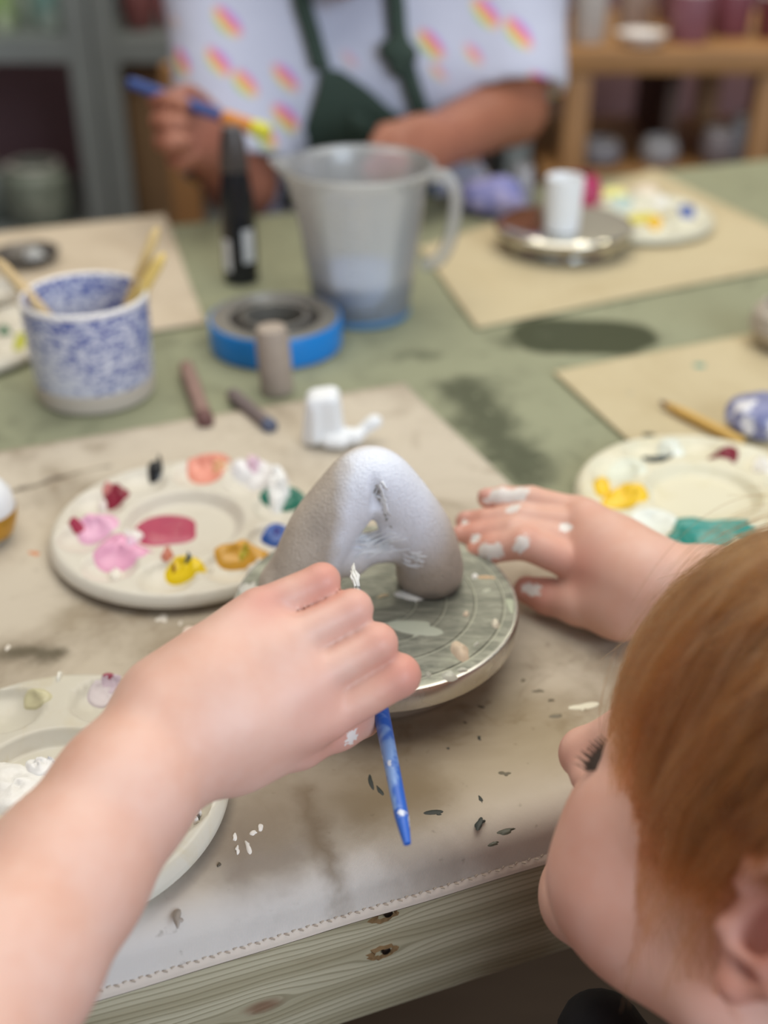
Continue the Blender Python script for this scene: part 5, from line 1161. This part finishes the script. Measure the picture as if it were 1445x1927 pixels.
box('box_body', (0, 0, 0.125), (0.085, 0.18, 0.25), M['card'], bx_, 0.003); box('box_flap', (0, -0.05, 0.2525), (0.083, 0.08, 0.004), M['card'], bx_, 0.001)
p = yb(348, 330, 1.72); ch = empty('wooden_chair', (p[0]+0.2, 1.62, -0.75), 0, 'plain wooden chair the adult sits on', 'chair')
box('seat', (0, -0.13, 0.345), (0.42, 0.40, 0.03), M['oak'], ch, 0.008)
for x_ in (-0.19, 0.19):
    box('leg', (x_, 0.05, 0.37+0.03), (0.04, 0.035, 0.80), M['oak'], ch, 0.004); box('leg', (x_, -0.31, 0.1645), (0.04, 0.035, 0.329), M['oak'], ch, 0.004)
for z_ in (0.55, 0.68, 0.79): box('back_slat', (0, 0.05, z_), (0.34, 0.018, 0.05), M['oak'], ch, 0.004)
st_ = empty('wooden_stool', (KR[0], KR[1], -0.75), TA, 'low wooden stool under the child', 'stool')
box('seat', (0, 0, 0.265), (0.26, 0.26, 0.025), M['oak'], st_, 0.008)
for x_ in (-0.1, 0.1):
    for y_ in (-0.1, 0.1): box('leg', (x_, y_, 0.126), (0.03, 0.03, 0.252), M['oak'], st_, 0.003)
# wooden bench-shelf at the right with cups
BY = 1.80
bx0, bx1 = float(yb(1020, 110, BY)[0]), float(yb(1445, 110, BY)[0])+0.5; bz = float(yb(1200, 112, BY)[2])
bench = empty('wooden_shelf', ((bx0+bx1)/2, BY+0.17, -0.75), 0, 'long oak bench shelf with cups standing on its top', 'shelf'); bc = (bx0+bx1)/2; zt = bz+0.75
box('top_board', (0, 0, zt), (bx1-bx0, 0.38, 0.034), M['oak'], bench, 0.004)
for px_ in (1082, 1436):
    xx = float(yb(px_, 220, BY)[0])-bc
    for dy in (-0.165, 0.165): box('leg', (xx, dy, (zt-0.017)/2), (0.036, 0.04, zt-0.0175), M['oak'], bench, 0.003)
xx = float(yb(1280, 220, BY)[0])-bc; box('divider', (xx+0.01, 0.05, (zt-0.017)/2+0.05), (0.022, 0.24, zt-0.12), M['walnut'], bench, 0.002)
lz = float(yb(1240, 330, BY)[2]); box('lower_board', (0, 0, lz+0.75), (bx1-bx0-0.02, 0.36, 0.02), M['oak'], bench, 0.003)
zb = bz+0.0175
for (x, w, h, col, kd, lb, dY) in ((1040, 58, 62, '#5a3c46', 'cup', 'dark plum cup at the left end of the oak bench shelf', 0.05), (1108, 64, 92, '#b9b2ac', 'cup', 'tall pale grey cup on the oak bench shelf', 0.04), (1192, 70, 100, '#a9968c', 'cup', 'tall beige brown cup standing behind the white plate', 0.17), (1208, 96, 20, '#e4dcd6', 'plate', 'flat white dish on the oak bench shelf', 0.02),
        (1296, 84, 84, '#8a5a64', 'cup', 'wide rose cup with cream rim on the oak bench shelf', 0.05), (1372, 78, 76, '#7d4650', 'cup', 'wine red cup right of the rose cup', 0.10), (1450, 60, 70, '#6a3436', 'cup', 'dark red cup cut off by the right edge of the photo', 0.08), (1255, 50, 96, '#7a5250', 'cup', 'narrow brown cup behind the rose cup', 0.22)):
    ware('ceramic_cup' if kd == 'cup' else 'ceramic_dish', lb, x, 60, BY+dY, w, h, col, zb+0.0005, kd, 'cup' if kd == 'cup' else 'dish', 'cups on the oak bench shelf' if kd == 'cup' else None)
for i, (x, w, h, col, lb) in enumerate(((1128, 80, 40, '#8c8a90', 'grey lidded pot low on the bench shelf beside its left leg'), (1238, 72, 44, '#a8a6a8', 'pale grey pot low on the bench shelf near the middle'), (1345, 64, 60, '#7f7474', 'brownish grey pot low on the bench shelf right of the divider'), (1392, 54, 84, '#85868c', 'taller grey pot low on the bench shelf by its right leg'))):
    ware('grey_pot', lb, x, 300, BY+0.03, w, h, col, lz+0.0105, 'pot', 'pot', 'grey pots under the bench shelf')
